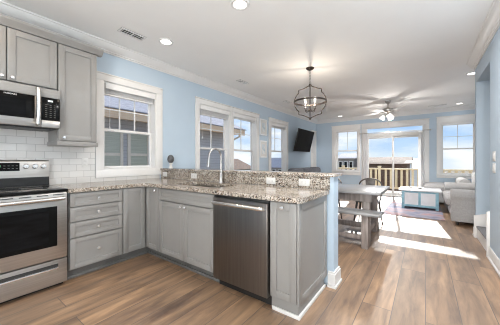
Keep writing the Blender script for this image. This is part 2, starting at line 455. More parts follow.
def m_glass():
    m = bpy.data.materials.new('clear window glass'); m.use_nodes = True; t = m.node_tree
    for n in list(t.nodes): t.nodes.remove(n)
    o = N(t, 'ShaderNodeOutputMaterial'); mix = N(t, 'ShaderNodeMixShader'); tr = N(t, 'ShaderNodeBsdfTransparent'); gl = N(t, 'ShaderNodeBsdfGlossy')
    gl.inputs['Roughness'].default_value = 0.02; tr.inputs[0].default_value = (0.97, 0.98, 0.98, 1)
    lw = N(t, 'ShaderNodeLayerWeight'); lw.inputs['Blend'].default_value = 0.5
    pw = N(t, 'ShaderNodeMath', operation='POWER'); pw.inputs[1].default_value = 5.0; t.links.new(lw.outputs['Facing'], pw.inputs[0])
    fr = N(t, 'ShaderNodeMath', operation='MULTIPLY_ADD'); fr.inputs[1].default_value = 0.5; fr.inputs[2].default_value = 0.025; t.links.new(pw.outputs[0], fr.inputs[0])
    t.links.new(fr.outputs[0], mix.inputs[0]); t.links.new(tr.outputs[0], mix.inputs[1]); t.links.new(gl.outputs[0], mix.inputs[2]); t.links.new(mix.outputs[0], o.inputs[0])
    return m
M['glass'] = m_glass()

def m_rug():
    m = base_mat('washed lavender and coral rug', (0.5, 0.45, 0.5), 0.95); t = m.node_tree; b = t.nodes['Principled BSDF']
    tc = N(t, 'ShaderNodeTexCoord'); n = N(t, 'ShaderNodeTexNoise'); n.inputs['Scale'].default_value = 1.7; n.inputs['Detail'].default_value = 5
    t.links.new(tc.outputs['Object'], n.inputs['Vector'])
    r = N(t, 'ShaderNodeValToRGB')
    r.color_ramp.elements[0].position = 0.3; r.color_ramp.elements[0].color = (0.13, 0.15, 0.25, 1)
    r.color_ramp.elements[1].position = 0.72; r.color_ramp.elements[1].color = (0.38, 0.37, 0.42, 1)
    for p, c in ((0.42, (0.24, 0.25, 0.34)), (0.5, (0.34, 0.33, 0.40)), (0.57, (0.46, 0.28, 0.28)), (0.62, (0.31, 0.29, 0.36))):
        e = r.color_ramp.elements.new(p); e.color = (*c, 1)
    t.links.new(n.outputs['Fac'], r.inputs[0]); t.links.new(r.outputs[0], b.inputs['Base Color'])
    return m
M['rug'] = m_rug()

# ================================================================== the setting
XR, YF, YB, HC, XL = 4.08, 7.5, -3.4, 2.75, 4.85
FW = 0.16
struct(MB().box(-FW, 6.4, YB - 0.15, YF + FW, -0.12, 0), 'floor', M['floor'], 'brown grey wood plank floor', 'floor')
struct(MB().box(-FW, 6.4, YB - 0.15, YF + FW, HC, HC + 0.12), 'ceiling', M['ceiling'], 'flat white ceiling', 'ceiling')

def wall(fmap, u0, u1, t0, t1, holes, v0=0.0, v1=HC):
    """a wall in (u, v, w) with rectangular holes (u0,u1,v0,v1)"""
    mb = MB(fmap)
    us = sorted({u0, u1, *[h[0] for h in holes], *[h[1] for h in holes]})
    for a, b in zip(us[:-1], us[1:]):
        hs = sorted([(h[2], h[3]) for h in holes if h[0] < (a + b) / 2 < h[1]])
        z = v0
        for h0, h1 in hs:
            if h0 > z + 1e-4: mb.box(a, b, z, h0, t0, t1)
            z = h1
        if z < v1 - 1e-4: mb.box(a, b, z, v1, t0, t1)
    return mb
LM = lambda u, v, w: (w, u, v)                 # left wall: u = y, v = z, w = into the room
FM = lambda u, v, w: (u, YF - w, v)            # far wall
BM_ = lambda u, v, w: (u, YB + w, v)           # wall behind the kitchen
# (hole, casing extent, meeting rail, columns, rows)
H_KIT = (-0.232, 0.538, 1.06, 2.245)
H_TW1 = (1.435, 2.315, 0.72, 2.265)
H_TW2 = (2.425, 3.325, 0.72, 2.265)
H_SIN = (4.03, 4.94, 0.72, 2.265)
H_LFT = (6.98, 7.34, 0.72, 2.265)
H_FAL = (0.745, 1.515, 0.80, 2.30)
H_DOR = (1.77, 3.41, 0.012, 2.31)
H_FAR = (3.83, 4.60, 0.765, 2.30)
struct(wall(LM, YB, YF, -FW, 0, [H_KIT, H_TW1, H_TW2, H_SIN, H_LFT]), 'wall_left', M['wall'], 'pale blue wall with the row of windows', 'wall')
struct(wall(FM, -FW, XL + 0.15, -FW, 0, [H_FAL, H_DOR, H_FAR]), 'wall_far', M['wall'], 'pale blue far wall with the sliding door', 'wall')
H_BK = (2.75, 3.95, 0.1, 2.4)  # opening for the added back window
struct(wall(BM_, -FW, XR + 0.12, -FW + 0.04, 0, [H_BK]), 'wall_back', M['wall'])
# right wall with the stair opening, the thin pier beyond it, and the wall that steps back
rw = MB()
rw.box(XR, XR + 0.14, YB, 2.465, 0, HC)
rw.box(XR, XR + 0.14, 2.465, 3.42, 2.405, HC)
rw.box(XR, 6.4, 3.42, 3.54, 0, HC)
rw.box(XR + 0.14, 6.4, 2.32, 2.465, 0, HC)
rw.box(6.4, 6.5, 2.3, 3.54, 0, HC)
struct(rw, 'wall_right', M['wall'], 'pale blue wall with the stair opening', 'wall')
struct(MB().box(XL, XL + 0.15, 3.54, YF, 0, HC), 'wall_sofa_side', M['wall'])
struct(MB().box(0, 2.745, 0.645, 0.79, 0, 1.036), 'wall_peninsula', M['wall'], 'pale blue half wall behind the peninsula', 'wall')
sc = MB().box(4.24, 6.4, 2.465, 3.42, 2.405, 2.5)
struct(sc, 'ceiling_stair', M['ceiling'])

# crown moulding profile (outwards from wall d, down from ceiling h)
CROWN = [(0, 0), (0.105, 0), (0.105, -0.014), (0.092, -0.02), (0.085, -0.034), (0.045, -0.082), (0.03, -0.092), (0.026, -0.105), (0.012, -0.11), (0.012, -0.125), (0, -0.125)]
tr = MB(); tr.prism([(d, HC + h) for d, h in CROWN], YB, YF, 'y'); tr.box(0, 0.012, -1.57, -0.37, 2.49, 2.63); struct(tr, 'trim_1', M['trim'], 'white crown moulding above the windows', 'moulding')
tr = MB(); tr.prism([(YF - d, HC + h) for d, h in CROWN], 0, XL, 'x'); struct(tr, 'trim_2', M['trim'], 'white crown moulding above the sliding door', 'moulding')
tr = MB(); tr.prism([(XR - d, HC + h) for d, h in CROWN], YB, 3.54, 'y')
tr.prism([(3.54 + d, HC + h) for d, h in CROWN], XR, XL, 'x'); struct(tr, 'trim_3', M['trim'], 'white crown moulding on the right wall', 'moulding')
tr = MB(); tr.prism([(XL - d, HC + h) for d, h in CROWN], 3.54, YF, 'y'); struct(tr, 'trim_4', M['trim'])
BASE = [(0, 0), (0.028, 0), (0.028, 0.02), (0.016, 0.03), (0.016, 0.115), (0.008, 0.135), (0, 0.135)]
def basebd(mb, p0, p1, nrm, top=0.135):
    k = top / 0.135
    prof = [(d, h * k) for d, h in BASE]
    if abs(nrm[0]) > 0: mb.prism([(p0[0] + nrm[0] * d, h) for d, h in prof], p0[1], p1[1], 'y')
    else: mb.prism([(p0[1] + nrm[1] * d, h) for d, h in prof], p0[0], p1[0], 'x')
b = MB(); basebd(b, (XR, YB), (XR, 2.44), (-1, 0)); basebd(b, (XR - 0.02, 3.54), (XL, 3.54), (0, 1)); basebd(b, (XR, 3.42), (XR, 3.56), (-1, 0))
struct(b, 'baseboard_right', M['trim'], 'white baseboard along the right wall', 'baseboard')
b = MB(); basebd(b, (0, YF), (1.60, YF), (0, -1)); basebd(b, (3.58, YF), (XL, YF), (0, -1)); struct(b, 'baseboard_far', M['trim'], 'white baseboard under the far windows', 'baseboard')
b = MB(); basebd(b, (0, 0.80), (0, YF), (1, 0)); struct(b, 'baseboard_left', M['trim'])
b = MB(); basebd(b, (XL, 3.54), (XL, YF), (-1, 0)); struct(b, 'baseboard_sofa_side', M['trim'])
b = MB()
for q, z0, z1 in ((0.020, 0, 0.125), (0.013, 0.125, 0.145), (0.030, 0, 0.022)):
    b.prism([(2.695, 0.645), (2.695, 0.645 - q), (2.745 + q, 0.645 - q), (2.745 + q, 0.79 + q), (0.03, 0.79 + q), (0.03, 0.79), (2.745, 0.79), (2.745, 0.645)], z0, z1)
struct(b, 'baseboard_peninsula', M['trim'], 'tall white baseboard around the half wall end', 'baseboard')

# ---------------------------------------------------------------- windows
def window(n, hole, fmap, mid, cols, rows, cas, label, top=None, cap=True, sill=False):
    u0, u1, v0, v1 = hole
    root = thing('window_%d' % n, label, 'window', fmap((u0 + u1) / 2, v0, 0), kind='structure')
    c0, c1, cb, ct = cas
    m = MB(fmap)
    m.box(c0, u0 + 0.004, v0 - 0.002, v1 + 0.002, 0.0, 0.022, 0.003)
    m.box(u1 - 0.004, c1, v0 - 0.002, v1 + 0.002, 0.0, 0.022, 0.003)
    m.box(c0, c1, v1, ct - 0.018, 0.0, 0.024, 0.003)
    if cap: m.box(c0 - 0.012, c1 + 0.012, ct - 0.018, ct, 0.0, 0.04, 0.004)
    else: m.box(c0, c1, ct - 0.018, ct, 0.0, 0.03, 0.004)
    if sill:
        m.box(c0 - 0.015, c1 + 0.015, v0 - 0.022, v0, 0.0, 0.05, 0.005)
        m.box(c0, c1, cb, v0 - 0.022, 0.0, 0.02, 0.003)
    else:
        m.box(c0, c1, cb, v0, 0.0, 0.023, 0.003)
    m.build('casing', M['trim'], root)
    # jamb liner
    m = MB(fmap); j = 0.018
    m.box(u0, u0 + j, v0, v1, -FW, 0.001); m.box(u1 - j, u1, v0, v1, -FW, 0.001)
    m.box(u0 + j, u1 - j, v1 - j, v1, -FW, 0.001); m.box(u0 + j, u1 - j, v0, v0 + j, -FW, 0.001)
    m.build('jamb_liner', M['trim'], root)
    a, b_ = u0 + j, u1 - j
    s = 0.036
    for nm, z0, z1, w0, w1 in (('upper_sash', mid - 0.02, v1 - j, -0.15, -0.122), ('lower_sash', v0 + j, mid + 0.022, -0.118, -0.088)):
        f = MB(fmap)
        f.box(a, a + s, z0, z1, w0, w1, 0.003); f.box(b_ - s, b_, z0, z1, w0, w1, 0.003)
        f.box(a + s, b_ - s, z1 - s, z1, w0, w1, 0.003); f.box(a + s, b_ - s, z0, z0 + s, w0, w1, 0.003)
        if nm == 'upper_sash':
            wm = (w0 + w1) / 2
            for k in range(1, cols):
                x = a + s + (b_ - a - 2 * s) * k / cols; f.box(x - 0.0065, x + 0.0065, z0 + s, z1 - s, w0 + 0.004, w1 - 0.004)
            for k in range(1, rows):
                z = z0 + s + (z1 - z0 - 2 * s) * k / rows; f.box(a + s, b_ - s, z - 0.0065, z + 0.0065, w0 + 0.005, w1 - 0.005)
        so = f.build(nm, M['trim'], root)
        g = MB(fmap); g.box(a + s - 0.004, b_ - s + 0.004, z0 + s - 0.004, z1 - s + 0.004, (w0 + w1) / 2 - 0.002, (w0 + w1) / 2 + 0.002)
        g.build('pane', M['glass'], so)
    return root
window(1, H_KIT, LM, 1.61, 3, 2, (-0.325, 0.645, 0.965, 2.35), 'double hung kitchen window beside the tall wall cabinet', cap=False)
window(2, H_TW1, LM, 1.43, 2, 2, (1.335, 2.37, 0.62, 2.375), 'first window of the pair behind the faucet', sill=True)
window(3, H_TW2, LM, 1.43, 2, 2, (2.37, 3.44, 0.62, 2.375), 'second window of the pair, beside the framed prints', sill=True)
window(4, H_SIN, LM, 1.46, 2, 2, (3.91, 5.05, 0.62, 2.37), 'single window between the framed prints and the television', sill=True)
window(5, H_LFT, LM, 1.46, 1, 1, (6.90, 7.43, 0.62, 2.33), 'narrow window in the corner past the television', sill=True)
window(6, H_FAL, FM, 1.545, 2, 1, (0.60, 1.605, 0.66, 2.48), 'window left of the sliding door', sill=True)
window(7, H_FAR, FM, 1.535, 2, 2, (3.725, 4.705, 0.67, 2.50), 'window right of the sliding door', sill=True)
# unseen back window added behind the camera to let in fill light
wb = thing('window_8', 'unseen large window added behind the kitchen for fill light', 'window', (2.0, YB, 0.8), kind='structure')
m = MB(BM_); m.box(2.65, 2.77, 0.0, 2.5, 0, 0.022); m.box(3.93, 4.05, 0.0, 2.5, 0, 0.022); m.box(2.77, 3.93, 2.38, 2.5, 0, 0.022); m.box(2.77, 3.93, 0.0, 0.12, 0, 0.022)
m.box(3.32, 3.38, 0.12, 2.38, -0.1, 0.0); m.build('casing', M['trim'], wb)
m = MB(BM_); m.box(2.75, 3.95, 0.1, 2.4, -0.06, -0.055); m.build('pane', M['glass'], wb)

# ---------------------------------------------------------------- sliding door
dr = thing('door_1', 'white sliding glass door with a transom', 'door', (2.6, YF, 0), kind='structure')
m = MB(FM)
m.box(1.635, 1.774, 0, 2.31, 0, 0.022, 0.003); m.box(3.406, 3.55, 0, 2.31, 0, 0.022, 0.003)
m.box(1.635, 3.55, 2.31, 2.46, 0, 0.024, 0.003); m.box(1.62, 3.565, 2.46, 2.48, 0, 0.042, 0.004)
m.build('casing', M['trim'], dr)
m = MB(FM)
m.box(1.77, 1.80, 0.012, 2.31, -FW, 0.001); m.box(3.38, 3.41, 0.012, 2.31, -FW, 0.001); m.box(1.80, 3.38, 2.29, 2.31, -FW, 0.001)
m.box(1.80, 3.38, 2.0, 2.115, -FW, -0.01, 0.004); m.box(1.80, 3.38, 0.012, 0.035, -FW, 0.0, 0.003)
fr = m.build('door_frame', M['trim'], dr)
m = MB(FM); m.box(1.80, 3.38, 2.115, 2.29, -0.09, -0.086); m.build('transom_pane', M['glass'], dr)
for (a, c, w) in ((1.80, 2.62, -0.07), (2.555, 3.38, -0.115)):
    m = MB(FM); s = 0.062
    m.box(a, a + s, 0.035, 2.0, w - 0.018, w + 0.018, 0.003); m.box(c - s, c, 0.035, 2.0, w - 0.018, w + 0.018, 0.003)
    m.box(a + s, c - s, 1.94, 2.0, w - 0.018, w + 0.018, 0.003); m.box(a + s, c - s, 0.035, 0.115, w - 0.018, w + 0.018, 0.003)
    p = m.build('sliding_panel', M['trim'], dr)
    g = MB(FM); g.box(a + s - 0.004, c - s + 0.004, 0.111, 1.944, w - 0.003, w + 0.003); g.build('pane', M['glass'], p)
m = MB(FM); m.box(2.575, 2.60, 0.95, 1.2, -0.05, -0.028, 0.005); m.build('door_handle', M['nickel'], dr)

# curtain rod and its two sheers
rod = thing('curtain_rod', 'thin nickel curtain rod above the sliding door', 'curtain rod', (2.59, YF - 0.08, 2.125))
m = MB(); m.cyl((1.62, YF - 0.085, 2.125), (3.56, YF - 0.085, 2.125), 0.011); m.build('rod', M['nickel'], rod)
for x in (1.605, 3.575):
    m = MB(); m.ball((x, YF - 0.085, 2.125), 0.026); m.build('finial', M['nickel'], rod)
for x in (1.66, 3.52):
    m = MB(); m.cyl((x, YF - 0.025, 2.125), (x, YF - 0.085, 2.125), 0.008); m.cyl((x, YF - 0.03, 2.125), (x, YF - 0.025, 2.125), 0.02); m.build('bracket', M['nickel'], rod)
def curtain(x0, x1, label):
    n = 56; t = bmesh.new(); cols = []
    for i in range(n + 1):
        u = i / n; x = x0 + (x1 - x0) * u
        y = YF - 0.085 + 0.011 * math.sin(u * PI * 2 * 3.5) ; 
        cols.append([t.verts.new((x, y * 1.0 - 0.0, z)) for z in (0.02, 0.7, 1.4, 2.105)])
    for i in range(n):
        for k in range(3):
            t.faces.new((cols[i][k], cols[i + 1][k], cols[i + 1][k + 1], cols[i][k + 1]))
    bmesh.ops.solidify(t, geom=list(t.faces), thickness=0.002)
    m = MB(); m._merge(t)
    o = m.build('curtain', M['curtain']); tag(o, label, 'curtain', 'sheer door curtains')
curtain(1.70, 1.865, 'sheer white curtain hanging beside the window left of the sliding door')
curtain(3.275, 3.43, 'sheer white curtain at the sliding door side nearest the light grey chaise')

# ---------------------------------------------------------------- raised blinds
def blind(hole, fmap, label, drop=0.15, wv=0.0, cords=2):
    u0, u1, v0, v1 = hole; a, c = u0 + 0.022, u1 - 0.022
    zt = v1 - 0.02
    root = thing('window_blind', label, 'blind', fmap((a + c) / 2, zt - drop, -0.03), 'raised window blinds')
    m = MB(fmap); m.box(a, c, zt - min(0.075, drop - 0.005), zt, -0.004 + wv, 0.012 + wv, 0.004); m.box(a, a + 0.012, zt - 0.075, zt, -0.05, wv, 0.002); m.box(c - 0.012, c, zt - 0.075, zt, -0.05, wv, 0.002)
    m.build('valance', M['blind'], root)
    m = MB(fmap); m.box(a + 0.014, c - 0.014, zt - 0.045, zt - 0.002, -0.065, -0.012); m.build('head_rail', M['blind'], root)
    m = MB(fmap); z = zt - 0.048
    while z > zt - drop + 0.02:
        m.box(a + 0.016, c - 0.016, z - 0.0035, z, -0.072, -0.022); z -= 0.0075
    m.build('slat_stack', M['blind'], root)
    m = MB(fmap); m.box(a + 0.014, c - 0.014, zt - drop, zt - drop + 0.018, -0.072, -0.022, 0.003); m.build('bottom_rail', M['blind'], root)
    m = MB(fmap); x = a + 0.07
    m.cyl((x, zt - drop - 0.42, -0.016), (x, zt - 0.07, -0.016), 0.0022, seg=6); m.cyl((x, zt - drop - 0.46, -0.016), (x, zt - drop - 0.42, -0.016), 0.006, seg=8)
    m.build('pull_cord', M['blind'], root)
blind(H_KIT, LM, 'raised white blind at the top of the kitchen window', 0.15, 0.012)
blind(H_TW1, LM, 'raised white blind in the window straight behind the faucet', 0.17)
blind(H_TW2, LM, 'raised white blind in the window next to the framed prints, on their kitchen side', 0.10)
blind(H_SIN, LM, 'raised white blind in the single window between prints and television', 0.12)
blind(H_FAL, FM, 'raised white blind in the far window beside the sliding door, nearer the television', 0.05)
blind(H_FAR, FM, 'raised white blind in the far window above the light grey chaise', 0.05)

# ================================================================== outside
struct(MB().box(-60, 60, -40, 160, -3.6, -3.4), 'ground', M['sand'])
struct(MB().box(-1.0, 6.2, YF + FW + 0.01, 10.12, -0.22, -0.10), 'deck', M['deck'])
rl = thing('deck_railing', 'pale pine deck railing beyond the sliding door', 'railing', (2.6, 10, -0.1))
for x in (-0.9, 0.35, 1.86, 3.65, 5.2):
    m = MB(); m.box(x - 0.05, x + 0.05, 9.95, 10.05, -0.1, 0.92, 0.004); m.box(x - 0.07, x + 0.07, 9.93, 10.07, 0.92, 0.95, 0.006); m.build('post', M['railwood'], rl)
for nm, z0, z1, y0, y1 in (('top_rail', 0.80, 0.86, 9.93, 10.07), ('bottom_rail', 0.0, 0.06, 9.97, 10.03)):
    m = MB()
    xs = (-0.9, 0.35, 1.86, 3.65, 5.2)
    for a, c in zip(xs[:-1], xs[1:]): m.box(a + 0.052, c - 0.052, y0, y1, z0, z1, 0.006)
    m.build(nm, M['railwood'], rl)
bal = None
x = -0.75
while x < 5.1:
    if min(abs(x - p) for p in (-0.9, 0.35, 1.86, 3.65, 5.2)) > 0.10:
        if bal is None:
            m = MB(); m.box(x - 0.042, x + 0.042, 9.981, 10.019, 0.06, 0.80, 0.003); bal = m.build('baluster', M['railwood'], rl); bx0 = x
        else:
            o = bal.copy(); COL.objects.link(o); o.parent = rl; o.location = (x - bx0, 0, 0)
    x += 0.19

# neighbour's house close to the kitchen window
nh = thing('neighbour_house', 'grey lap sided house with cream trimmed windows outside the kitchen window', 'house', (-6.5, 3, -3.4))
HX = -4.5
m = MB(); m.box(-9.5, HX, -7, 7.2, -3.4, 2.52); m.build('wall', M['siding'], nh)
m = MB(); m.box(-10.2, HX + 0.60, -7.6, 7.9, 2.52, 2.56); m.box(HX + 0.60, HX + 0.63, -7.6, 7.9, 2.44, 2.70); m.build('eave', M['tanwood'], nh)
m = MB(); m.prism([(HX + 0.66, 2.71), (HX + 0.66, 2.74), (-7.0, 4.05), (-10.3, 2.74), (-10.3, 2.71)], -7.7, 8.0, 'y'); m.build('roof', M['roof'], nh)
m = MB(); m.tube([(HX + 0.5, 7.6, 2.515), (HX + 0.5, 7.65, 2.38), (HX + 0.1, 7.3, 2.1), (HX + 0.06, 7.2, 1.8), (HX + 0.06, 7.2, -3.4)], 0.05, 8); m.build('downspout', M['cream'], nh)
for yc, hw in ((1.82, 0.27), (2.72, 0.30), (-1.2, 0.3), (-0.4, 0.3)):
    f = MB(); a, c, z0, z1 = yc - hw, yc + hw, 0.75, 2.10
    f.box(HX, HX + 0.05, a - 0.09, a, z0, z1); f.box(HX, HX + 0.05, c, c + 0.09, z0, z1); f.box(HX, HX + 0.05, a - 0.09, c + 0.09, z1, z1 + 0.08); f.box(HX, HX + 0.05, a - 0.09, c + 0.09, z0 - 0.08, z0)
    f.box(HX, HX + 0.04, a, c, 1.34, 1.43)
    w = f.build('window_frame', M['cream'], nh)
    g = MB(); g.box(HX + 0.005, HX + 0.02, a, c, z0, z1); g.build('window_glass', M['paleblind'], w)

def small_house(name, label, x0, x1, y0, y1, ze, zr, wallm, roofm, ridge='x', wins=3):
    h = thing(name, label, 'house', ((x0 + x1) / 2, (y0 + y1) / 2, -3.4), 'houses beyond the deck')
    m = MB(); m.box(x0, x1, y0, y1, -3.4, ze); m.build('wall', wallm, h)
    m = MB(); o = 0.4
    if ridge == 'x': m.prism([(y0 - o, ze), ((y0 + y1) / 2, zr), (y1 + o, ze)], x0 - o, x1 + o, 'x')
    else: m.prism([(x0 - o, ze), ((x0 + x1) / 2, zr), (x1 + o, ze)], y0 - o, y1 + o, 'y')
    m.build('roof', roofm, h)
    for k in range(wins):
        xc = x0 + (x1 - x0) * (k + 0.5) / wins; hw = min(0.5, (x1 - x0) / wins * 0.25)
        f = MB(); f.box(xc - hw - 0.1, xc + hw + 0.1, y0 - 0.05, y0, ze - 1.75, ze - 0.35); w = f.build('window_frame', M['whitehouse'], h)
        g = MB(); g.box(xc - hw, xc + hw, y0 - 0.08, y0 - 0.05, ze - 1.65, ze - 0.45); g.build('window_glass', M['blackglass'], w)
    return h
small_house('beach_house', 'weathered grey house seen through the window left of the sliding door', -5.6, -3.7, 30, 36, 1.45, 2.15, M['greyhouse'], M['roof'], 'x', 3)
small_house('beach_house', 'long low brown roofed house seen through the sliding door', -2.6, 1.85, 30, 37, 0.80, 1.60, M['brownroof'], M['brownroof'], 'x', 0)
small_house('beach_house', 'white house beside the brown roofed one beyond the deck', 2.45, 4.0, 23, 28, 1.0, 1.18, M['whitehouse'], M['whitehouse'], 'x', 0)
small_house('beach_house', 'brown house low down outside the second window of the faucet pair', -30, -22, 26, 34, -0.3, 1.5, M['greyhouse'], M['brownroof'], 'y', 4)
small_house('beach_house', 'grey roofed house low down outside the single window', -26, -20, 42, 50, -0.3, 1.8, M['greyhouse'], M['roof'], 'x', 4)

# ================================================================== kitchen
X0 = 0.635                                      # door faces of the window-side run
def knob(parent, p, d):
    d = Vector(d); m = MB(); m.lathe(p, [(0.006, 0), (0.006, 0.012), (0.0145, 0.018), (0.016, 0.024), (0.012, 0.030), (0.0, 0.031)], 14, axis=d)
    return m.build('knob', M['chrome'], parent)
def shaker(fm, u0, u1, v0, v1, st=0.057, rec=0.011, th=0.02):
    """five piece front; local w = outwards, back at w=0"""
    m = MB(fm)
    st = min(st, (v1 - v0) * 0.32, (u1 - u0) * 0.32)
    m.box(u0, u0 + st, v0, v1, 0, th, 0.002); m.box(u1 - st, u1, v0, v1, 0, th, 0.002)
    m.box(u0 + st, u1 - st, v1 - st, v1, 0, th, 0.002); m.box(u0 + st, u1 - st, v0, v0 + st, 0, th, 0.002)
    m.box(u0 + st - 0.003, u1 - st + 0.003, v0 + st - 0.003, v1 - st + 0.003, 0, th - rec)
    return m
SM = lambda u, v, w: (X0 - 0.02 + w, u, v)       # fronts on the window-side run (u = y)
PM = lambda u, v, w: (u, 0.02 - w, v)            # fronts on the peninsula (u = x)
UM = lambda u, v, w: (0.315 + w, u, v)           # wall cabinet fronts
CT = 0.874
# drawer base
yA, yB, yC = -0.790, -0.278, 0.0
c = thing('base_cabinet', 'grey four drawer base cabinet between the range and the corner', 'cabinet', (0.3, -0.53, 0))
m = MB(); m.box(0.012, X0 - 0.034, yA + 0.001, yB - 0.001, 0.1, CT, 0.001); m.build('body', M['cab'], c)
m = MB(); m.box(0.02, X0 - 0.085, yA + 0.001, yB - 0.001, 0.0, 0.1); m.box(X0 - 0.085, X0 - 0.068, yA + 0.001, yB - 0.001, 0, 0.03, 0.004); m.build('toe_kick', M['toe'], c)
for z0, z1 in ((0.118, 0.414), (0.424, 0.572), (0.582, 0.722), (0.732, 0.864)):
    d = shaker(SM, yA + 0.005, yB - 0.005, z0, z1, 0.045).build('drawer', M['cab'], c)
    knob(d, (X0 - 0.0095 + 0.001, (yA + yB) / 2, (z0 + z1) / 2), (1, 0, 0))
# corner cabinet (L shaped, bi-fold doors)
XA = 0.911
c = thing('corner_cabinet', 'grey corner base cabinet with folding doors where the counter turns', 'cabinet', (0.4, 0.2, 0))
m = MB(); m.prism([(0.012, yB + 0.001), (X0 - 0.034, yB + 0.001), (X0 - 0.034, 0.034), (XA - 0.001, 0.034), (XA - 0.001, 0.62), (0.012, 0.62)], 0.1, CT); m.build('body', M['cab'], c)
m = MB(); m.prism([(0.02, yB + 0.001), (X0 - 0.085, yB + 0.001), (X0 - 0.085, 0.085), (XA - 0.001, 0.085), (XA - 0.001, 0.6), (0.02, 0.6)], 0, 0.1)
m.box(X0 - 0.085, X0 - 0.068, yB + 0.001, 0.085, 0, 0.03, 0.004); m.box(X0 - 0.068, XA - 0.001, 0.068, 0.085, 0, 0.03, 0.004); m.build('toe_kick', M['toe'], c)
shaker(SM, yB + 0.005, -0.006, 0.118, 0.866).build('door', M['cab'], c)
d = shaker(PM, X0 + 0.006, XA - 0.005, 0.118, 0.866).build('door', M['cab'], c)
knob(d, (XA - 0.055, 0.0, 0.835), (0, -1, 0))
# sink base
XB, XC, XD = 1.823, 2.438, 2.672
c = thing('sink_cabinet', 'grey two door base cabinet under the sink', 'cabinet', (1.367, 0.3, 0))
m = MB(); m.box(XA + 0.001, XB - 0.001, 0.034, 0.62, 0.1, 0.62); m.box(XA + 0.001, XA + 0.02, 0.034, 0.62, 0.62, CT); m.box(XB - 0.02, XB - 0.001, 0.034, 0.62, 0.62, CT); m.box(XA + 0.02, XB - 0.02, 0.034, 0.05, 0.62, CT); m.build('body', M['cab'], c)
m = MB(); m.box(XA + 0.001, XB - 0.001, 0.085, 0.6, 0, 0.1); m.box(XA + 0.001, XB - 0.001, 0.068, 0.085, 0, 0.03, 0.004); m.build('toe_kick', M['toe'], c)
shaker(PM, XA + 0.004, XB - 0.004, 0.731, 0.864, 0.045).build('drawer_front', M['cab'], c)
xm = (XA + XB) / 2
for a, e_, kx in ((XA + 0.005, xm - 0.003, xm - 0.035), (xm + 0.003, XB - 0.004, xm + 0.035)):
    d = shaker(PM, a, e_, 0.118, 0.721).build('door', M['cab'], c); knob(d, (kx, 0.0, 0.69), (0, -1, 0))
# end cabinet with framed end panel
c = thing('end_cabinet', 'narrow grey base cabinet at the peninsula end with a framed side panel', 'cabinet', (2.55, 0.3, 0))
m = MB(); m.box(XC + 0.001, XD, 0.021, 0.62, 0.1, CT); m.build('body', M['cab'], c)
d = shaker(PM, XC + 0.004, XD - 0.004, 0.118, 0.866).build('door', M['cab'], c)
knob(d, ((XC + XD) / 2 - 0.0, 0.0, 0.83), (0, -1, 0))
EM = lambda u, v, w: (XD + w, u, v)
m = shaker(EM, 0.001, 0.622, 0.105, CT, 0.06, 0.008, 0.018); m.build('end_panel', M['cab'], c)
m = MB(); m.box(XC + 0.001, XD - 0.002, 0.0305, 0.60, 0, 0.0995); m.build('base_riser', M['cab'], c)
m = MB(); m.box(XD - 0.0015, XD + 0.014, 0.016, 0.60, 0, 0.03, 0.004); m.box(XC + 0.01, XD - 0.0015, 0.016, 0.030, 0, 0.03, 0.004); lab(m.build('shoe_moulding', M['trim'], c), 'white shoe moulding')

# dishwasher
d = thing('dishwasher', 'stainless steel dishwasher between the sink cabinet and the end cabinet', 'dishwasher', (2.13, 0.3, 0))
m = MB(); m.box(XB + 0.004, XC - 0.004, 0.08, 0.6, 0.0, 0.868); m.build('tub', M['black'], d)
m = MB(); m.box(XB + 0.008, XC - 0.008, -0.026, 0.079, 0.095, 0.848, 0.006); dd = m.build('door', M['steel_v'], d)
m = MB(); m.box(XB + 0.008, XC - 0.008, -0.008, 0.079, 0.849, 0.868, 0.003); m.build('control_strip', M['black'], d)
m = MB(); yb = -0.058
m.tube([(XB + 0.035, -0.025, 0.80), (XB + 0.04, yb, 0.805), (XB + 0.07, yb - 0.008, 0.806), (XC - 0.07, yb - 0.008, 0.806), (XC - 0.04, yb, 0.805), (XC - 0.035, -0.025, 0.80)], 0.017, 12)
m.build('handle', M['steel_h'], dd)
m = MB(); m.box(XB + 0.01, XC - 0.01, 0.06, 0.075, 0.0, 0.1); m.build('toe_plate', M['black'], d)

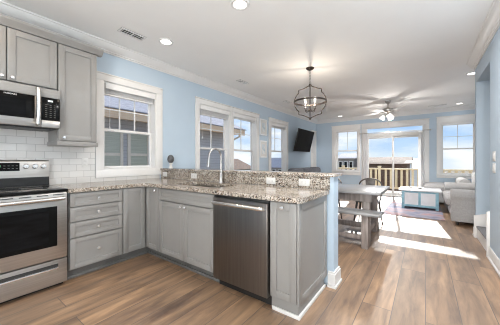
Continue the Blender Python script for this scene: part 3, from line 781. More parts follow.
# granite counter: L with a sink cut-out
GZ0, GZ1 = 0.876, 0.914
SX0, SX1, SY0, SY1 = 1.0, 1.74, 0.115, 0.475
def slab_L():
    t = bmesh.new()
    R_ = 0.07
    fr_y, fr_x, xe = -0.026, X0 + 0.026, 2.712
    pts = [(0.0105, -0.806), (fr_x, -0.806)]
    ci = (fr_x + R_, fr_y - R_)
    for k in range(7):
        a = PI - (PI / 2) * k / 6; pts.append((ci[0] + R_ * math.cos(a), ci[1] + R_ * math.sin(a)))
    ce = (xe - 0.05, fr_y + 0.05)
    for k in range(7):
        a = -PI / 2 + (PI / 2) * k / 6; pts.append((ce[0] + 0.05 * math.cos(a), ce[1] + 0.05 * math.sin(a)))
    pts += [(xe, 0.618), (0.0105, 0.618)]
    ov = [t.verts.new((x, y, GZ1)) for x, y in pts]
    hole = []
    rc = 0.06
    for cx, cy, a0 in ((SX1 - rc, SY1 - rc, 0), (SX0 + rc, SY1 - rc, PI / 2), (SX0 + rc, SY0 + rc, PI), (SX1 - rc, SY0 + rc, 1.5 * PI)):
        for k in range(6):
            a = a0 + PI / 2 * k / 5; hole.append(t.verts.new((cx + rc * math.cos(a), cy + rc * math.sin(a), GZ1)))
    es = []
    for loop in (ov, hole):
        for i in range(len(loop)): es.append(t.edges.new((loop[i], loop[(i + 1) % len(loop)])))
    bmesh.ops.triangle_fill(t, use_beauty=True, use_dissolve=False, edges=es)
    r = bmesh.ops.extrude_face_region(t, geom=list(t.faces))
    vs = [g for g in r['geom'] if isinstance(g, bmesh.types.BMVert)]
    bmesh.ops.translate(t, vec=(0, 0, GZ0 - GZ1), verts=vs)
    bmesh.ops.recalc_face_normals(t, faces=list(t.faces))
    return t
m = MB(); m._merge(slab_L())
tag(m.build('countertop', M['granite']), 'speckled beige granite L shaped countertop on the grey base cabinets', 'countertop')
m = MB(); m.box(0.0105, 2.712, 0.622, 0.6445, 0.9145, 1.034); tag(m.build('granite_backsplash', M['granite']), 'granite upstand strip with outlets behind the sink', 'backsplash')
m = MB(); m.box(0.0005, 2.765, 0.600, 0.86, 1.0365, 1.066, 0.006); tag(m.build('bar_top', M['granite']), 'long raised granite bar ledge on the half wall', 'bar top')
m = MB(); m.box(0.0005, 0.0095, -1.62, -0.33, 0.70, 1.60); m.box(0.0005, 0.0095, -0.33, 0.598, 0.70, 0.963); tag(m.build('tile_backsplash', M['tile']), 'white subway tile backsplash behind the range', 'backsplash')

# sink and faucet
s = thing('kitchen_sink', 'undermount stainless sink in the granite counter', 'sink', (1.37, 0.295, 0.68))
def basin(x0, x1, y0, y1):
    m = MB(); zt, zb, w = 0.8752, 0.69, 0.008
    m.box(x0, x1, y0, y1, zb - w, zb); m.box(x0 - w, x0, y0 - w, y1 + w, zb - w, zt); m.box(x1, x1 + w, y0 - w, y1 + w, zb - w, zt); m.box(x0, x1, y0 - w, y0, zb - w, zt); m.box(x0, x1, y1, y1 + w, zb - w, zt)
    return m
o = basin(SX0 - 0.008, 1.36, SY0 - 0.008, SY1 + 0.008).build('bowl', M['steel'], s)
m = MB(); m.lathe((1.18, 0.3, 0.6905), [(0.045, 0), (0.045, 0.003), (0.03, 0.004), (0.0, 0.001)], 18); m.build('drain', M['chrome'], o)
o = basin(1.378, SX1 + 0.008, SY0 - 0.008, SY1 + 0.008).build('bowl', M['steel'], s)
m = MB(); m.lathe((1.56, 0.3, 0.6905), [(0.045, 0), (0.045, 0.003), (0.03, 0.004), (0.0, 0.001)], 18); m.build('drain', M['chrome'], o)
fx, fy = 1.395, 0.55
f = thing('faucet', 'tall gooseneck pull down faucet behind the sink', 'faucet', (fx, fy, 0.914))
m = MB(); m.lathe((fx, fy, 0.9145), [(0.03, 0), (0.03, 0.006), (0.023, 0.012), (0.021, 0.10), (0.016, 0.115), (0.0, 0.116)], 20); m.build('base', M['nickel'], f)
pts = [(fx, fy, 1.02), (fx, fy, 1.20)]
R_ = 0.095; dx, dy = -0.08, -0.997
for k in range(13):
    a = PI * k / 12 * 0.97
    q = R_ - R_ * math.cos(a); pts.append((fx + dx * q, fy + dy * q, 1.235 + R_ * math.sin(a)))
pts.append((pts[-1][0] + dx * 0.004, pts[-1][1] + dy * 0.004, 1.20))
m = MB(); m.tube(pts, 0.0115, 12); m.build('neck', M['nickel'], f)
e_ = Vector(pts[-1]); m = MB(); m.cyl(e_ + Vector((0, 0, 0.005)), e_ + Vector((dx * 0.01, dy * 0.01, -0.085)), 0.016, 0.019, 16); m.build('spray_head', M['nickel'], f)
m = MB(); m.cyl((fx + 0.015, fy, 0.97), (fx + 0.05, fy - 0.005, 0.985), 0.010, 0.010, 12); m.cyl((fx + 0.047, fy - 0.005, 0.983), (fx + 0.07, fy - 0.03, 1.05), 0.006, 0.005, 10); m.build('lever', M['nickel'], f)

# outlets
def outlet(name, label, fm, u, v, w=0.115, h=0.07, gfci=False, horiz=True, group='outlets on the granite upstand'):
    o = thing(name, label, 'outlet', fm(u, v, 0), group)
    m = MB(fm); m.box(u - w / 2, u + w / 2, v - h / 2, v + h / 2, 0.0005, 0.006, 0.003); m.build('cover_plate', M['plate'], o)
    for s_ in (-1, 1):
        cu, cv = (u + s_ * 0.02, v) if horiz else (u, v + s_ * 0.02)
        m = MB(fm); a, b2 = (0.014, 0.017) if horiz else (0.017, 0.014)
        m.box(cu - a, cu + a, cv - b2, cv + b2, 0.006, 0.0085, 0.002); rec = m.build('receptacle', M['plate'], o)
        m = MB(fm)
        for q in (-1, 1):
            if horiz: m.box(cu - 0.004, cu + 0.004, cv + q * 0.006 - 0.0012, cv + q * 0.006 + 0.0012, 0.0083, 0.0088)
            else: m.box(cu + q * 0.006 - 0.0012, cu + q * 0.006 + 0.0012, cv - 0.004, cv + 0.004, 0.0083, 0.0088)
        m.build('slots', M['slot'], rec)
    return o
GM = lambda u, v, w: (u, 0.622 - w, v)
outlet('outlet_plate', 'white outlet plate in the granite corner next to the window wall', GM, 0.12, 0.973)
outlet('outlet_plate', 'white outlet plate on the granite between the wall corner and the faucet', GM, 0.808, 0.973)
outlet('outlet_plate', 'white outlet plate on the granite above the dishwasher', GM, 2.073, 0.968)
outlet('outlet_plate', 'white outlet plate on the granite nearest the peninsula end', GM, 2.461, 0.972)
TMp = lambda u, v, w: (0.0095 + w, u, v)
outlet('outlet_plate', 'white outlet plate on the subway tile under the tall wall cabinet', TMp, -0.442, 1.165, 0.07, 0.115, horiz=False, group='outlets on the tile')

# light switches on the right wall
RM = lambda u, v, w: (XR - w, u, v)
def switch(label, v):
    o = thing('light_switch', label, 'light switch', RM(2.235, v, 0), 'light switches on the right wall')
    m = MB(RM); m.box(2.175, 2.295, v - 0.057, v + 0.057, 0.0005, 0.006, 0.003); m.build('cover_plate', M['plate'], o)
    for q in (2.21, 2.26):
        m = MB(RM); m.box(q - 0.016, q + 0.016, v - 0.032, v + 0.032, 0.006, 0.010, 0.002); m.build('rocker', M['plate'], o)
switch('upper white switch plate on the right wall beside the stair opening', 1.238)
switch('lower white switch plate on the right wall beside the stair opening', 1.105)

# small gadget at the wall end of the bar ledge
g = thing('desk_gadget', 'small grey oval gadget on a white stand at the wall end of the bar ledge', 'gadget', (0.13, 0.72, 1.066))
m = MB(); m.lathe((0.13, 0.72, 1.0665), [(0.034, 0), (0.034, 0.006), (0.014, 0.012), (0.012, 0.05), (0.03, 0.07), (0.032, 0.085), (0.02, 0.10), (0, 0.101)], 20); lab(m.build('stand', M['plate'], g), 'white stand')
m = MB(); m.ball((0.135, 0.715, 1.213), 0.058, 0.9, 0.9, 1.2); lab(m.build('head', M['gadget'], g), 'dark grey oval head')

# ---------------------------------------------------------------- wall cabinets
yL = -1.562
c = thing('wall_cabinet', 'short grey two door wall cabinet above the microwave', 'cabinet', (0.16, -1.18, 1.905))
m = MB(); m.box(0.001, 0.303, yL, -0.805, 1.905, 2.426); m.build('body', M['cab'], c)
d = shaker(UM, -1.177, -0.809, 1.935, 2.42).build('door', M['cab'], c); knob(d, (0.335, -1.146, 1.962), (1, 0, 0))
d = shaker(UM, yL + 0.003, -1.186, 1.935, 2.42).build('door', M['cab'], c); knob(d, (0.335, -1.216, 1.962), (1, 0, 0))
c = thing('wall_cabinet', 'tall grey single door wall cabinet between the microwave and the kitchen window', 'cabinet', (0.16, -0.615, 1.40))
m = MB(); m.box(0.0105, 0.303, -0.803, -0.43, 1.40, 2.426); m.build('body', M['cab'], c)
d = shaker(UM, -0.797, -0.436, 1.405, 2.42).build('door', M['cab'], c); knob(d, (0.335, -0.752, 1.437), (1, 0, 0))
m = MB(); m.box(0.0105, 0.345, -0.812, -0.423, 1.352, 1.398, 0.004); m.build('light_rail', M['cab'], c)
cc = MB()
PC = [(-0.04, 2.427), (0.006, 2.427), (0.012, 2.438), (0.046, 2.474), (0.052, 2.484), (0.052, 2.498), (-0.04, 2.498)]
cc.prism([(0.335 + d, z) for d, z in PC], yL, -0.43, 'y')
cc.prism([(-0.43 + d, z) for d, z in PC], 0.001, 0.335, 'x')
cc.prism([(0.335 + d, z) for d, z in PC], -0.43, -0.378, 'y')
o = cc.build('cabinet_crown', M['cab']); tag(o, 'grey crown moulding along the top of the wall cabinets', 'moulding')

# ---------------------------------------------------------------- microwave
XM = 0.42
w = thing('microwave', 'stainless and black microwave under the short wall cabinet', 'microwave', (0.2, -1.18, 1.51))
m = MB(); m.box(0.012, XM - 0.03, -1.565, -0.808, 1.515, 1.902, 0.003); m.build('body', M['black'], w)
MM = lambda u, v, q: (XM - 0.03 + q, u, v)
m = MB(MM); m.box(-1.565, -0.808, 1.815, 1.902, 0.0005, 0.030, 0.004); m.build('top_panel', M['steel_d'], w)
m = MB(MM); m.box(-1.565, -0.955, 1.518, 1.813, 0.0005, 0.030, 0.004); dm = m.build('door', M['steel'], w)
m = MB(MM); m.box(-1.56, -1.005, 1.592, 1.811, 0.0295, 0.0325, 0.001); m.build('door_glass', M['blackglass'], dm)
m = MB(MM); m.box(-1.49, -1.065, 1.615, 1.765, 0.0325, 0.0332); m.build('window', M['ovenglass'], dm)
m = MB(); m.tube([(XM, -0.985, 1.885), (XM + 0.035, -0.985, 1.878), (XM + 0.045, -0.985, 1.80), (XM + 0.045, -0.985, 1.63), (XM + 0.035, -0.985, 1.55), (XM, -0.985, 1.543)], 0.017, 12); m.build('handle', M['steel_h'], dm)
m = MB(MM); m.box(-0.953, -0.808, 1.590, 1.813, 0.0005, 0.032, 0.002); cp = m.build('control_panel', M['blackglass'], w)
m = MB(MM); m.box(-0.953, -0.808, 1.518, 1.588, 0.0005, 0.030, 0.003); m.build('bottom_strip', M['steel'], w)
m = MB(MM)
for r_ in range(7):
    for k in range(3):
        m.box(-0.925 + k * 0.034, -0.910 + k * 0.034, 1.620 + r_ * 0.02, 1.6245 + r_ * 0.02, 0.032, 0.0325)
m.build('buttons', M['toe'], cp)
m = MB(MM); m.box(-0.905, -0.865, 1.775, 1.789, 0.032, 0.0325); m.build('display', emit('pale display digits', (0.75, 0.8, 0.8), 0.8), cp)
m = MB(); m.box(0.08, 0.36, -1.5, -0.87, 1.505, 1.5148); m.build('bottom_vent', M['black'], w)

def text(s_, size, loc, rot, mat, parent, name='lettering'):
    cu = bpy.data.curves.new(name, 'FONT'); cu.body = s_; cu.size = size; cu.extrude = 0.0004; cu.align_x = 'CENTER'; cu.align_y = 'CENTER'
    tmp = bpy.data.objects.new(name, cu); COL.objects.link(tmp)
    me = bpy.data.meshes.new_from_object(tmp.evaluated_get(bpy.context.evaluated_depsgraph_get()))
    bpy.data.objects.remove(tmp); me.materials.clear(); me.materials.append(mat)
    o = bpy.data.objects.new(name, me); COL.objects.link(o)
    o.parent = parent; o.location = Vector(loc) - base_of(parent); o.rotation_euler = rot
    return o
text('FRIGIDAIRE', 0.017, (XM + 0.003, -1.17, 1.795), (PI / 2, 0, PI / 2), M['silver'], dm)

# ---------------------------------------------------------------- range
r = thing('electric_range', 'stainless electric range with a black glass cooktop', 'range', (0.33, -1.19, 0))
ya, yb = -1.572, -0.812
XF = 0.66
m = MB(); m.box(0.03, XF - 0.045, ya, yb, 0.03, 0.893); m.build('body', M['steel'], r)
m = MB(); m.box(0.06, XF - 0.06, ya + 0.02, yb - 0.02, 0.0, 0.03); m.build('plinth', M['black'], r)
m = MB(); m.box(0.095, XF + 0.004, ya - 0.001, yb + 0.001, 0.894, 0.921, 0.006); ck = m.build('cooktop', M['blackglass'], r)
m = MB()
for (x, y, q) in ((0.25, -1.38, 0.085), (0.25, -1.0, 0.085), (0.48, -1.38, 0.10), (0.48, -1.0, 0.11)):
    m.tube([(x + q * math.cos(2 * PI * k / 36), y + q * math.sin(2 * PI * k / 36), 0.9212) for k in range(36)], 0.0012, 4, True)
m.build('burner_rings', M['toe'], ck)
m = MB(); m.prism([(0.012, 0.894), (0.094, 0.894), (0.094, 0.975), (0.082, 1.18), (0.07, 1.196), (0.012, 1.196)], ya, yb, 'y', 0.004); bgd = m.build('backguard', M['steel'], r)
sl = (0.082 - 0.094) / (1.18 - 0.975)
def bx(z): return 0.094 + sl * (z - 0.975)
m = MB(); m.prism([(bx(1.09), 1.085), (bx(1.09) + 0.004, 1.085), (bx(1.165) + 0.004, 1.167), (bx(1.165), 1.167)], -1.36, -1.052, 'y'); dp = m.build('display_panel', M['blackglass'], bgd)
m = MB(); m.box(0.0945, 0.0960, ya + 0.004, yb - 0.004, 0.9225, 1.015); m.build('rear_vent', M['black'], bgd)
m = MB()
for k in range(4): m.box(bx(1.13) + 0.0035, bx(1.13) + 0.0052, -1.17 + k * 0.03, -1.155 + k * 0.03, 1.135, 1.139); m.box(bx(1.11) + 0.0035, bx(1.11) + 0.0052, -1.17 + k * 0.03, -1.155 + k * 0.03, 1.108, 1.112)
m.build('button_print', M['toe'], dp)
m = MB(); m.box(bx(1.13) + 0.0038, bx(1.13) + 0.0056, -1.24, -1.19, 1.125, 1.145); m.build('clock', emit('green clock digits', (0.2, 0.6, 0.25), 0.5), dp)
for y in (-1.004, -0.932, -0.862, -1.43, -1.50):
    m = MB(); m.lathe((bx(1.13), y, 1.13), [(0.027, 0), (0.027, 0.006), (0.024, 0.008), (0.022, 0.024), (0.019, 0.027), (0, 0.0275)], 20, axis='x'); k_ = m.build('knob', M['chrome'], bgd)
    m = MB(); m.box(bx(1.13) + 0.027, bx(1.13) + 0.030, y - 0.004, y + 0.004, 1.112, 1.148, 0.001); m.build('grip', M['chrome'], k_)
XD_ = XF - 0.044
m = MB(); m.box(XD_, XF, ya + 0.003, yb - 0.003, 0.272, 0.888, 0.006); od = m.build('oven_door', M['steel'], r)
m = MB(); m.box(XF - 0.001, XF + 0.0025, -1.46, -0.893, 0.395, 0.765, 0.002); m.build('door_glass', M['blackglass'], od)
m = MB(); m.box(XF + 0.0025, XF + 0.0032, -1.39, -0.955, 0.43, 0.73); m.build('window', M['ovenglass'], od)
m = MB(); m.tube([(XF - 0.002, ya + 0.04, 0.835), (XF + 0.045, ya + 0.045, 0.838), (XF + 0.05, ya + 0.08, 0.838), (XF + 0.05, yb - 0.08, 0.838), (XF + 0.045, yb - 0.045, 0.838), (XF - 0.002, yb - 0.04, 0.835)], 0.017, 12); m.build('handle', M['steel_h'], od)
m = MB()
for k in range(6): m.box(XF - 0.0005, XF + 0.0012, -1.50 + k * 0.115, -1.42 + k * 0.115, 0.868, 0.876)
m.build('vent_slots', M['slot'], od)
m = MB(); m.box(XD_, XF, ya + 0.003, yb - 0.003, 0.035, 0.262, 0.006); sd = m.build('storage_drawer', M['steel'], r)
m = MB(); m.box(XF - 0.001, XF + 0.001, -1.50, -0.885, 0.197, 0.226); lab(m.build('pull_recess', M['slot'], sd), 'dark pull recess')
m = MB(); m.box(XF, XF + 0.016, -1.50, -0.889, 0.176, 0.198, 0.005); m.build('pull_lip', M['steel_h'], sd)

# ================================================================== ceiling fittings
def can(x, y, label, power=CAN_POWER, col=CAN_COLOR):
    o = thing('recessed_light', label, 'ceiling light', (x, y, HC), 'recessed ceiling lights')
    m = MB(); m.lathe((x, y, HC - 0.012), [(0.066, 0.004), (0.09, 0.0), (0.094, 0.006), (0.094, 0.0115), (0.066, 0.0115)], 28, ring=True); m.build('trim_ring', M['trim'], o)
    m = MB(); m.cyl((x, y, HC - 0.0075), (x, y, HC - 0.001), 0.065, seg=28); m.build('lens', M['lens'], o)
    l = bpy.data.lights.new('can_lamp', 'AREA'); l.shape = 'DISK'; l.size = 0.13; l.energy = power; l.color = col
    lo = bpy.data.objects.new('can_lamp', l); COL.objects.link(lo); lo.parent = o; lo.location = (0, 0, -0.016)
for x, y, s_ in ((1.951, 0.23, 'large recessed light in the kitchen ceiling above the sink counter'), (0.701, 0.242, 'recessed light beside the ceiling vent near the kitchen window'),
              (1.041, 7.0, 'recessed light over the far window left of the sliding door'), (4.201, 7.0, 'recessed light above the far window right of the sliding door'),
              (4.12, 4.16, 'recessed light peeking past the end of the right wall crown'), (0.70, -1.55, None), (1.95, -1.55, None), (3.4, -0.55, None), (3.4, 0.95, None), (1.95, -2.8, None), (3.2, -2.8, None)):  # unlabelled cans are unseen; the two nearest the right wall are added fill
    pw = 1.0 if x > 4 and y < 5 else 0.15 if y > 6 else 0.5 if (x < 1 and y > 0) else 7.5 if (x > 3 and 0 < y < 2) else 2.0 if (x > 3 and -1 < y < 0) else 0.8
    can(x, y, power=CAN_POWER * pw, col=(1.0, 0.97, 0.94) if x > 3 else CAN_COLOR, label=s_ or 'unseen recessed light added in the ceiling overhead, out of the picture')
def vent(x, y, lx, ly, label, nsl):
    o = thing('ceiling_vent', label, 'vent', (x, y, HC), 'ceiling vents')
    m = MB(); m.box(x - lx / 2, x + lx / 2, y - ly / 2, y + ly / 2, HC - 0.005, HC - 0.0005, 0.002); m.build('backing', M['slot'], o)
    m = MB(); f_ = 0.018
    m.box(x - lx / 2, x - lx / 2 + f_, y - ly / 2, y + ly / 2, HC - 0.012, HC - 0.005); m.box(x + lx / 2 - f_, x + lx / 2, y - ly / 2, y + ly / 2, HC - 0.012, HC - 0.005)
    m.box(x - lx / 2 + f_, x + lx / 2 - f_, y - ly / 2, y - ly / 2 + f_, HC - 0.012, HC - 0.005); m.box(x - lx / 2 + f_, x + lx / 2 - f_, y + ly / 2 - f_, y + ly / 2, HC - 0.012, HC - 0.005)
    m.box(x - lx / 2 + f_, x + lx / 2 - f_, y - 0.006, y + 0.006, HC - 0.012, HC - 0.005)
    m.build('frame', M['trim'], o)
    m = MB(); y0, y1 = y - ly / 2 + f_, y + ly / 2 - f_
    for k in range(nsl):
        yy = y0 + (y1 - y0) * (k + 0.5) / nsl
        m.box(x - lx / 2 + f_, x + lx / 2 - f_, yy - 0.0018, yy + 0.0018, HC - 0.011, HC - 0.005)
    m.build('louvre', M['trim'], o)
vent(0.53, -0.115, 0.13, 0.30, 'ceiling vent nearest the wall cabinets, above the kitchen window', 9)
vent(0.52, 2.10, 0.12, 0.28, 'ceiling vent above the pair of windows behind the faucet', 8)
vent(0.49, 4.08, 0.12, 0.28, 'ceiling vent above the framed prints', 8)
vent(3.72, 6.95, 0.42, 0.12, 'long ceiling vent between the fan and the far right window', 8)

# chandelier
cx_, cy_, cz_ = 1.876, 2.213, 2.18
ch = thing('orb_chandelier', 'bronze quatrefoil orb chandelier hanging over the dining table', 'chandelier', (cx_, cy_, HC))
m = MB(); m.lathe((cx_, cy_, HC - 0.045), [(0.012, 0), (0.02, 0.004), (0.055, 0.02), (0.068, 0.035), (0.068, 0.0448), (0.0, 0.0448)], 24); m.build('canopy', M['bronze'], ch)
m = MB(); z = HC - 0.045; k = 0
while z > cz_ + 0.30:
    a = k % 2; hh = 0.032
    m.tube([(cx_ + (0.007 * math.cos(t) if a else 0), cy_ + (0 if a else 0.007 * math.cos(t)), z - hh / 2 + 0.5 * hh * math.sin(t)) for t in [2 * PI * j / 10 for j in range(10)]], 0.0025, 6, True)
    z -= 0.025; k += 1
m.build('chain', M['bronze'], ch)
RR, RZ = 0.262, 0.285
half = [(0, 1.0), (0.10, 0.93), (0.22, 0.87), (0.38, 0.81), (0.52, 0.765), (0.64, 0.745), (0.705, 0.73), (0.71, 0.66), (0.70, 0.58), (0.73, 0.52), (0.82, 0.44), (0.92, 0.30), (0.985, 0.13), (1.0, 0.0)]
q1 = half; full = q1 + [(x, -z) for x, z in q1[-2::-1]] + [(-x, -z) for x, z in q1[1:]] + [(-x, z) for x, z in q1[-2:0:-1]]
for a in (0.385, 0.385 + PI / 2):
    m = MB(); m.tube([(cx_ + RR * x * math.cos(a), cy_ + RR * x * math.sin(a), cz_ + RZ * z) for x, z in full], 0.0085, 8, True); m.build('orb_frame', M['bronze'], ch)
m = MB(); m.lathe((cx_, cy_, cz_ - 0.012), [(RR - 0.006, 0), (RR + 0.010, 0), (RR + 0.010, 0.024), (RR - 0.006, 0.024)], 48, ring=True); m.build('ring_band', M['bronze'], ch)
m = MB(); m.lathe((cx_, cy_, cz_ - 0.31), [(0.0, 0), (0.012, 0.012), (0.022, 0.03), (0.008, 0.05), (0.008, 0.14), (0.02, 0.16), (0.02, 0.18), (0.008, 0.2), (0.008, 0.56), (0.02, 0.58), (0.02, 0.60), (0.006, 0.62), (0.006, 0.64)], 16); m.build('stem', M['bronze'], ch)
for k in range(4):
    a = 0.385 + PI / 4 + k * PI / 2; ux, uy = math.cos(a), math.sin(a)
    m = MB(); m.tube([(cx_ + ux * t, cy_ + uy * t, cz_ + h) for t, h in ((0.01, -0.13), (0.04, -0.16), (0.08, -0.165), (0.11, -0.14), (0.115, -0.10))], 0.006, 8)
    m.lathe((cx_ + ux * 0.115, cy_ + uy * 0.115, cz_ - 0.105), [(0.006, 0), (0.024, 0.008), (0.024, 0.012), (0.012, 0.014)], 14); ar = m.build('arm', M['bronze'], ch)
    m = MB(); m.cyl((cx_ + ux * 0.115, cy_ + uy * 0.115, cz_ - 0.09), (cx_ + ux * 0.115, cy_ + uy * 0.115, cz_ - 0.01), 0.010, seg=12); m.build('candle_sleeve', M['plate'], ar)
    m = MB(); m.lathe((cx_ + ux * 0.115, cy_ + uy * 0.115, cz_ - 0.01), [(0.008, 0), (0.016, 0.02), (0.017, 0.035), (0.010, 0.06), (0.0, 0.08)], 14); m.build('bulb', M['candle'], ar)
l = bpy.data.lights.new('chandelier_lamp', 'POINT'); l.energy = BULB_POWER; l.color = (1, 0.86, 0.7); l.shadow_soft_size = 0.02
lo = bpy.data.objects.new('chandelier_lamp', l); COL.objects.link(lo); lo.parent = ch; lo.location = (0, 0, cz_ - HC + 0.02)

# ceiling fan
fx_, fy_ = 2.66, 5.55
fn = thing('ceiling_fan', 'brushed nickel ceiling fan with three frosted shades and pale blades', 'ceiling fan', (fx_, fy_, HC))
m = MB(); m.lathe((fx_, fy_, HC - 0.075), [(0.02, 0), (0.045, 0.01), (0.07, 0.045), (0.075, 0.0745), (0, 0.0745)], 24); m.build('canopy', M['nickel'], fn)
m = MB(); m.cyl((fx_, fy_, 2.56), (fx_, fy_, HC - 0.07), 0.014); m.build('downrod', M['nickel'], fn)
m = MB(); m.lathe((fx_, fy_, 2.42), [(0.06, 0), (0.075, 0.01), (0.125, 0.035), (0.14, 0.06), (0.14, 0.10), (0.11, 0.125), (0.04, 0.145), (0.018, 0.16), (0, 0.16)], 32); m.build('motor_housing', M['nickel'], fn)
for k in range(5):
    a = 0.35 + 2 * PI * k / 5; ca, sa = math.cos(a), math.sin(a)
    t = bmesh.new()
    prof = [(0.18, 0.045), (0.26, 0.058), (0.45, 0.066), (0.60, 0.066), (0.645, 0.055), (0.66, 0.03)]
    top = []; 
    for r_, w_ in prof: top.append((r_, w_))
    poly = [(r_, w_) for r_, w_ in prof] + [(r_, -w_) for r_, w_ in prof[::-1]]
    mb2 = MB(lambda x, y, z: (fx_ + x * ca - y * sa, fy_ + x * sa + y * ca, z + y * 0.18)); mb2.prism(poly, 2.462, 2.468, 'z'); bl = mb2.build('blade', M['fanblade'], fn)
    mb2 = MB(lambda x, y, z: (fx_ + x * ca - y * sa, fy_ + x * sa + y * ca, z + y * 0.18)); mb2.prism([(0.12, 0.02), (0.19, 0.018), (0.24, 0.035), (0.24, -0.035), (0.19, -0.018), (0.12, -0.02)], 2.455, 2.461, 'z'); mb2.build('blade_iron', M['nickel'], bl)
m = MB(); m.lathe((fx_, fy_, 2.345), [(0.02, 0), (0.045, 0.015), (0.05, 0.06), (0.06, 0.075), (0, 0.075)], 20); m.build('light_hub', M['nickel'], fn)
for k in range(3):
    a = -0.94 + 2 * PI * k / 3; u = Vector((math.cos(a), math.sin(a), 0)); p = Vector((fx_, fy_, 2.375))
    m = MB(); m.tube([p + u * 0.04, p + u * 0.09 + Vector((0, 0, 0.01)), p + u * 0.115 + Vector((0, 0, -0.01))], 0.009, 8); ar = m.build('lamp_arm', M['nickel'], fn)
    ax = (u * 0.45 + Vector((0, 0, -1))).normalized()
    m = MB(); m.lathe(p + u * 0.112 + Vector((0, 0, -0.005)), [(0.018, 0), (0.03, 0.012), (0.045, 0.05), (0.060, 0.085), (0.062, 0.095), (0.0, 0.098)], 18, axis=ax); m.build('lamp_shade', M['frost'], ar)
for q in (-0.012, 0.012):
    m = MB(); m.cyl((fx_ + q, fy_, 2.345), (fx_ + q, fy_, 2.13), 0.0016, seg=6); m.ball((fx_ + q, fy_, 2.125), 0.006, u=10, v=8); m.build('pull_chain', M['nickel'], fn)
for typ, en in (('POINT', FAN_POWER * 0.26), ('SPOT', FAN_POWER)):
    l = bpy.data.lights.new('fan_lamp', typ); l.energy = en; l.color = (1, 0.95, 0.90); l.shadow_soft_size = 0.03; l.specular_factor = 0.3
    if typ == 'SPOT': l.spot_size = math.radians(172); l.spot_blend = 0.25
    lo = bpy.data.objects.new('fan_lamp', l); COL.objects.link(lo); lo.parent = fn; lo.location = (0, 0, 2.335 - HC)

# ================================================================== living room
# television on a tilting arm
tv = thing('television', 'black flat television tilted down on a wall arm', 'television', (0.12, 5.8, 1.84))
tilt = math.radians(14)
def TVm(u, v, w):   # u along y, v up, w out from the screen back
    return (0.20 + w * math.cos(tilt) + v * math.sin(tilt), 5.82 + u, 1.84 + v * math.cos(tilt) - w * math.sin(tilt))
m = MB(TVm); m.box(-0.635, 0.635, -0.365, 0.365, 0, 0.035, 0.006); m.box(-0.3, 0.3, -0.22, 0.2, -0.03, 0.0, 0.01); m.build('case', M['black'], tv)
m = MB(TVm); m.box(-0.622, 0.622, -0.345, 0.353, 0.0352, 0.0362); m.build('screen', M['screen'], tv)
m = MB(); m.box(0.001, 0.02, 5.65, 5.99, 1.70, 1.98); m.box(0.02, 0.17, 5.80, 5.84, 1.80, 1.88); m.build('wall_arm', M['black'], tv)

def art(label, z0, z1):
    o = thing('framed_print', label, 'picture', (0.012, 3.577, (z0 + z1) / 2), 'framed prints between the windows')
    y0, y1 = 3.462, 3.80; s_ = 0.03
    y0, y1 = 3.475, 3.80
    m = MB(); m.box(0.001, 0.03, y0, y0 + s_, z0, z1, 0.003); m.box(0.001, 0.03, y1 - s_, y1, z0, z1, 0.003); m.box(0.001, 0.03, y0 + s_, y1 - s_, z1 - s_, z1, 0.003); m.box(0.001, 0.03, y0 + s_, y1 - s_, z0, z0 + s_, 0.003); m.build('frame', M['silver'], o)
    m = MB(); m.box(0.001, 0.018, y0 + s_, y1 - s_, z0 + s_, z1 - s_); m.build('mat_board', M['plate'], o)
    m = MB(); m.box(0.018, 0.020, y0 + 0.09, y1 - 0.09, z0 + 0.1, z1 - 0.1); m.build('print', M['art'], o)
art('upper of the two pale framed prints between the windows', 1.845, 2.275)
art('lower of the two pale framed prints between the windows', 1.265, 1.71)

# charcoal sofa under the television (back to the window wall)
so = thing('sofa', 'charcoal sofa with plump back cushions under the television', 'sofa', (0.55, 5.4, 0))
m = MB(); m.soft(0.06, 1.0, 4.15, 6.7, 0.06, 0.30, 0.2); m.build('base', M['darksofa'], so)
m = MB(); m.soft(0.06, 0.30, 4.15, 6.7, 0.22, 0.86, 0.4); m.build('backrest', M['darksofa'], so)
for a in (4.15, 6.5):
    m = MB(); m.soft(0.08, 1.0, a, a + 0.20, 0.22, 0.62, 0.6); m.build('arm', M['darksofa'], so)
for k in range(3):
    y0 = 4.36 + k * 0.713
    m = MB(); m.soft(0.30, 1.0, y0, y0 + 0.70, 0.29, 0.46, 0.5, 0.03); m.build('seat_cushion', M['darksofa'], so)
    m = MB(); m.soft(0.30, 0.56, y0 + 0.005, y0 + 0.695, 0.44, 0.97, 0.8, 0.0); m.build('back_cushion', M['darksofa'], so)
for a in (4.2, 6.62):
    for x in (0.12, 0.92):
        m = MB(); m.cyl((x, a + 0.02, 0), (x, a + 0.02, 0.08), 0.02, 0.028, 12); m.build('leg', M['legwood'], so)

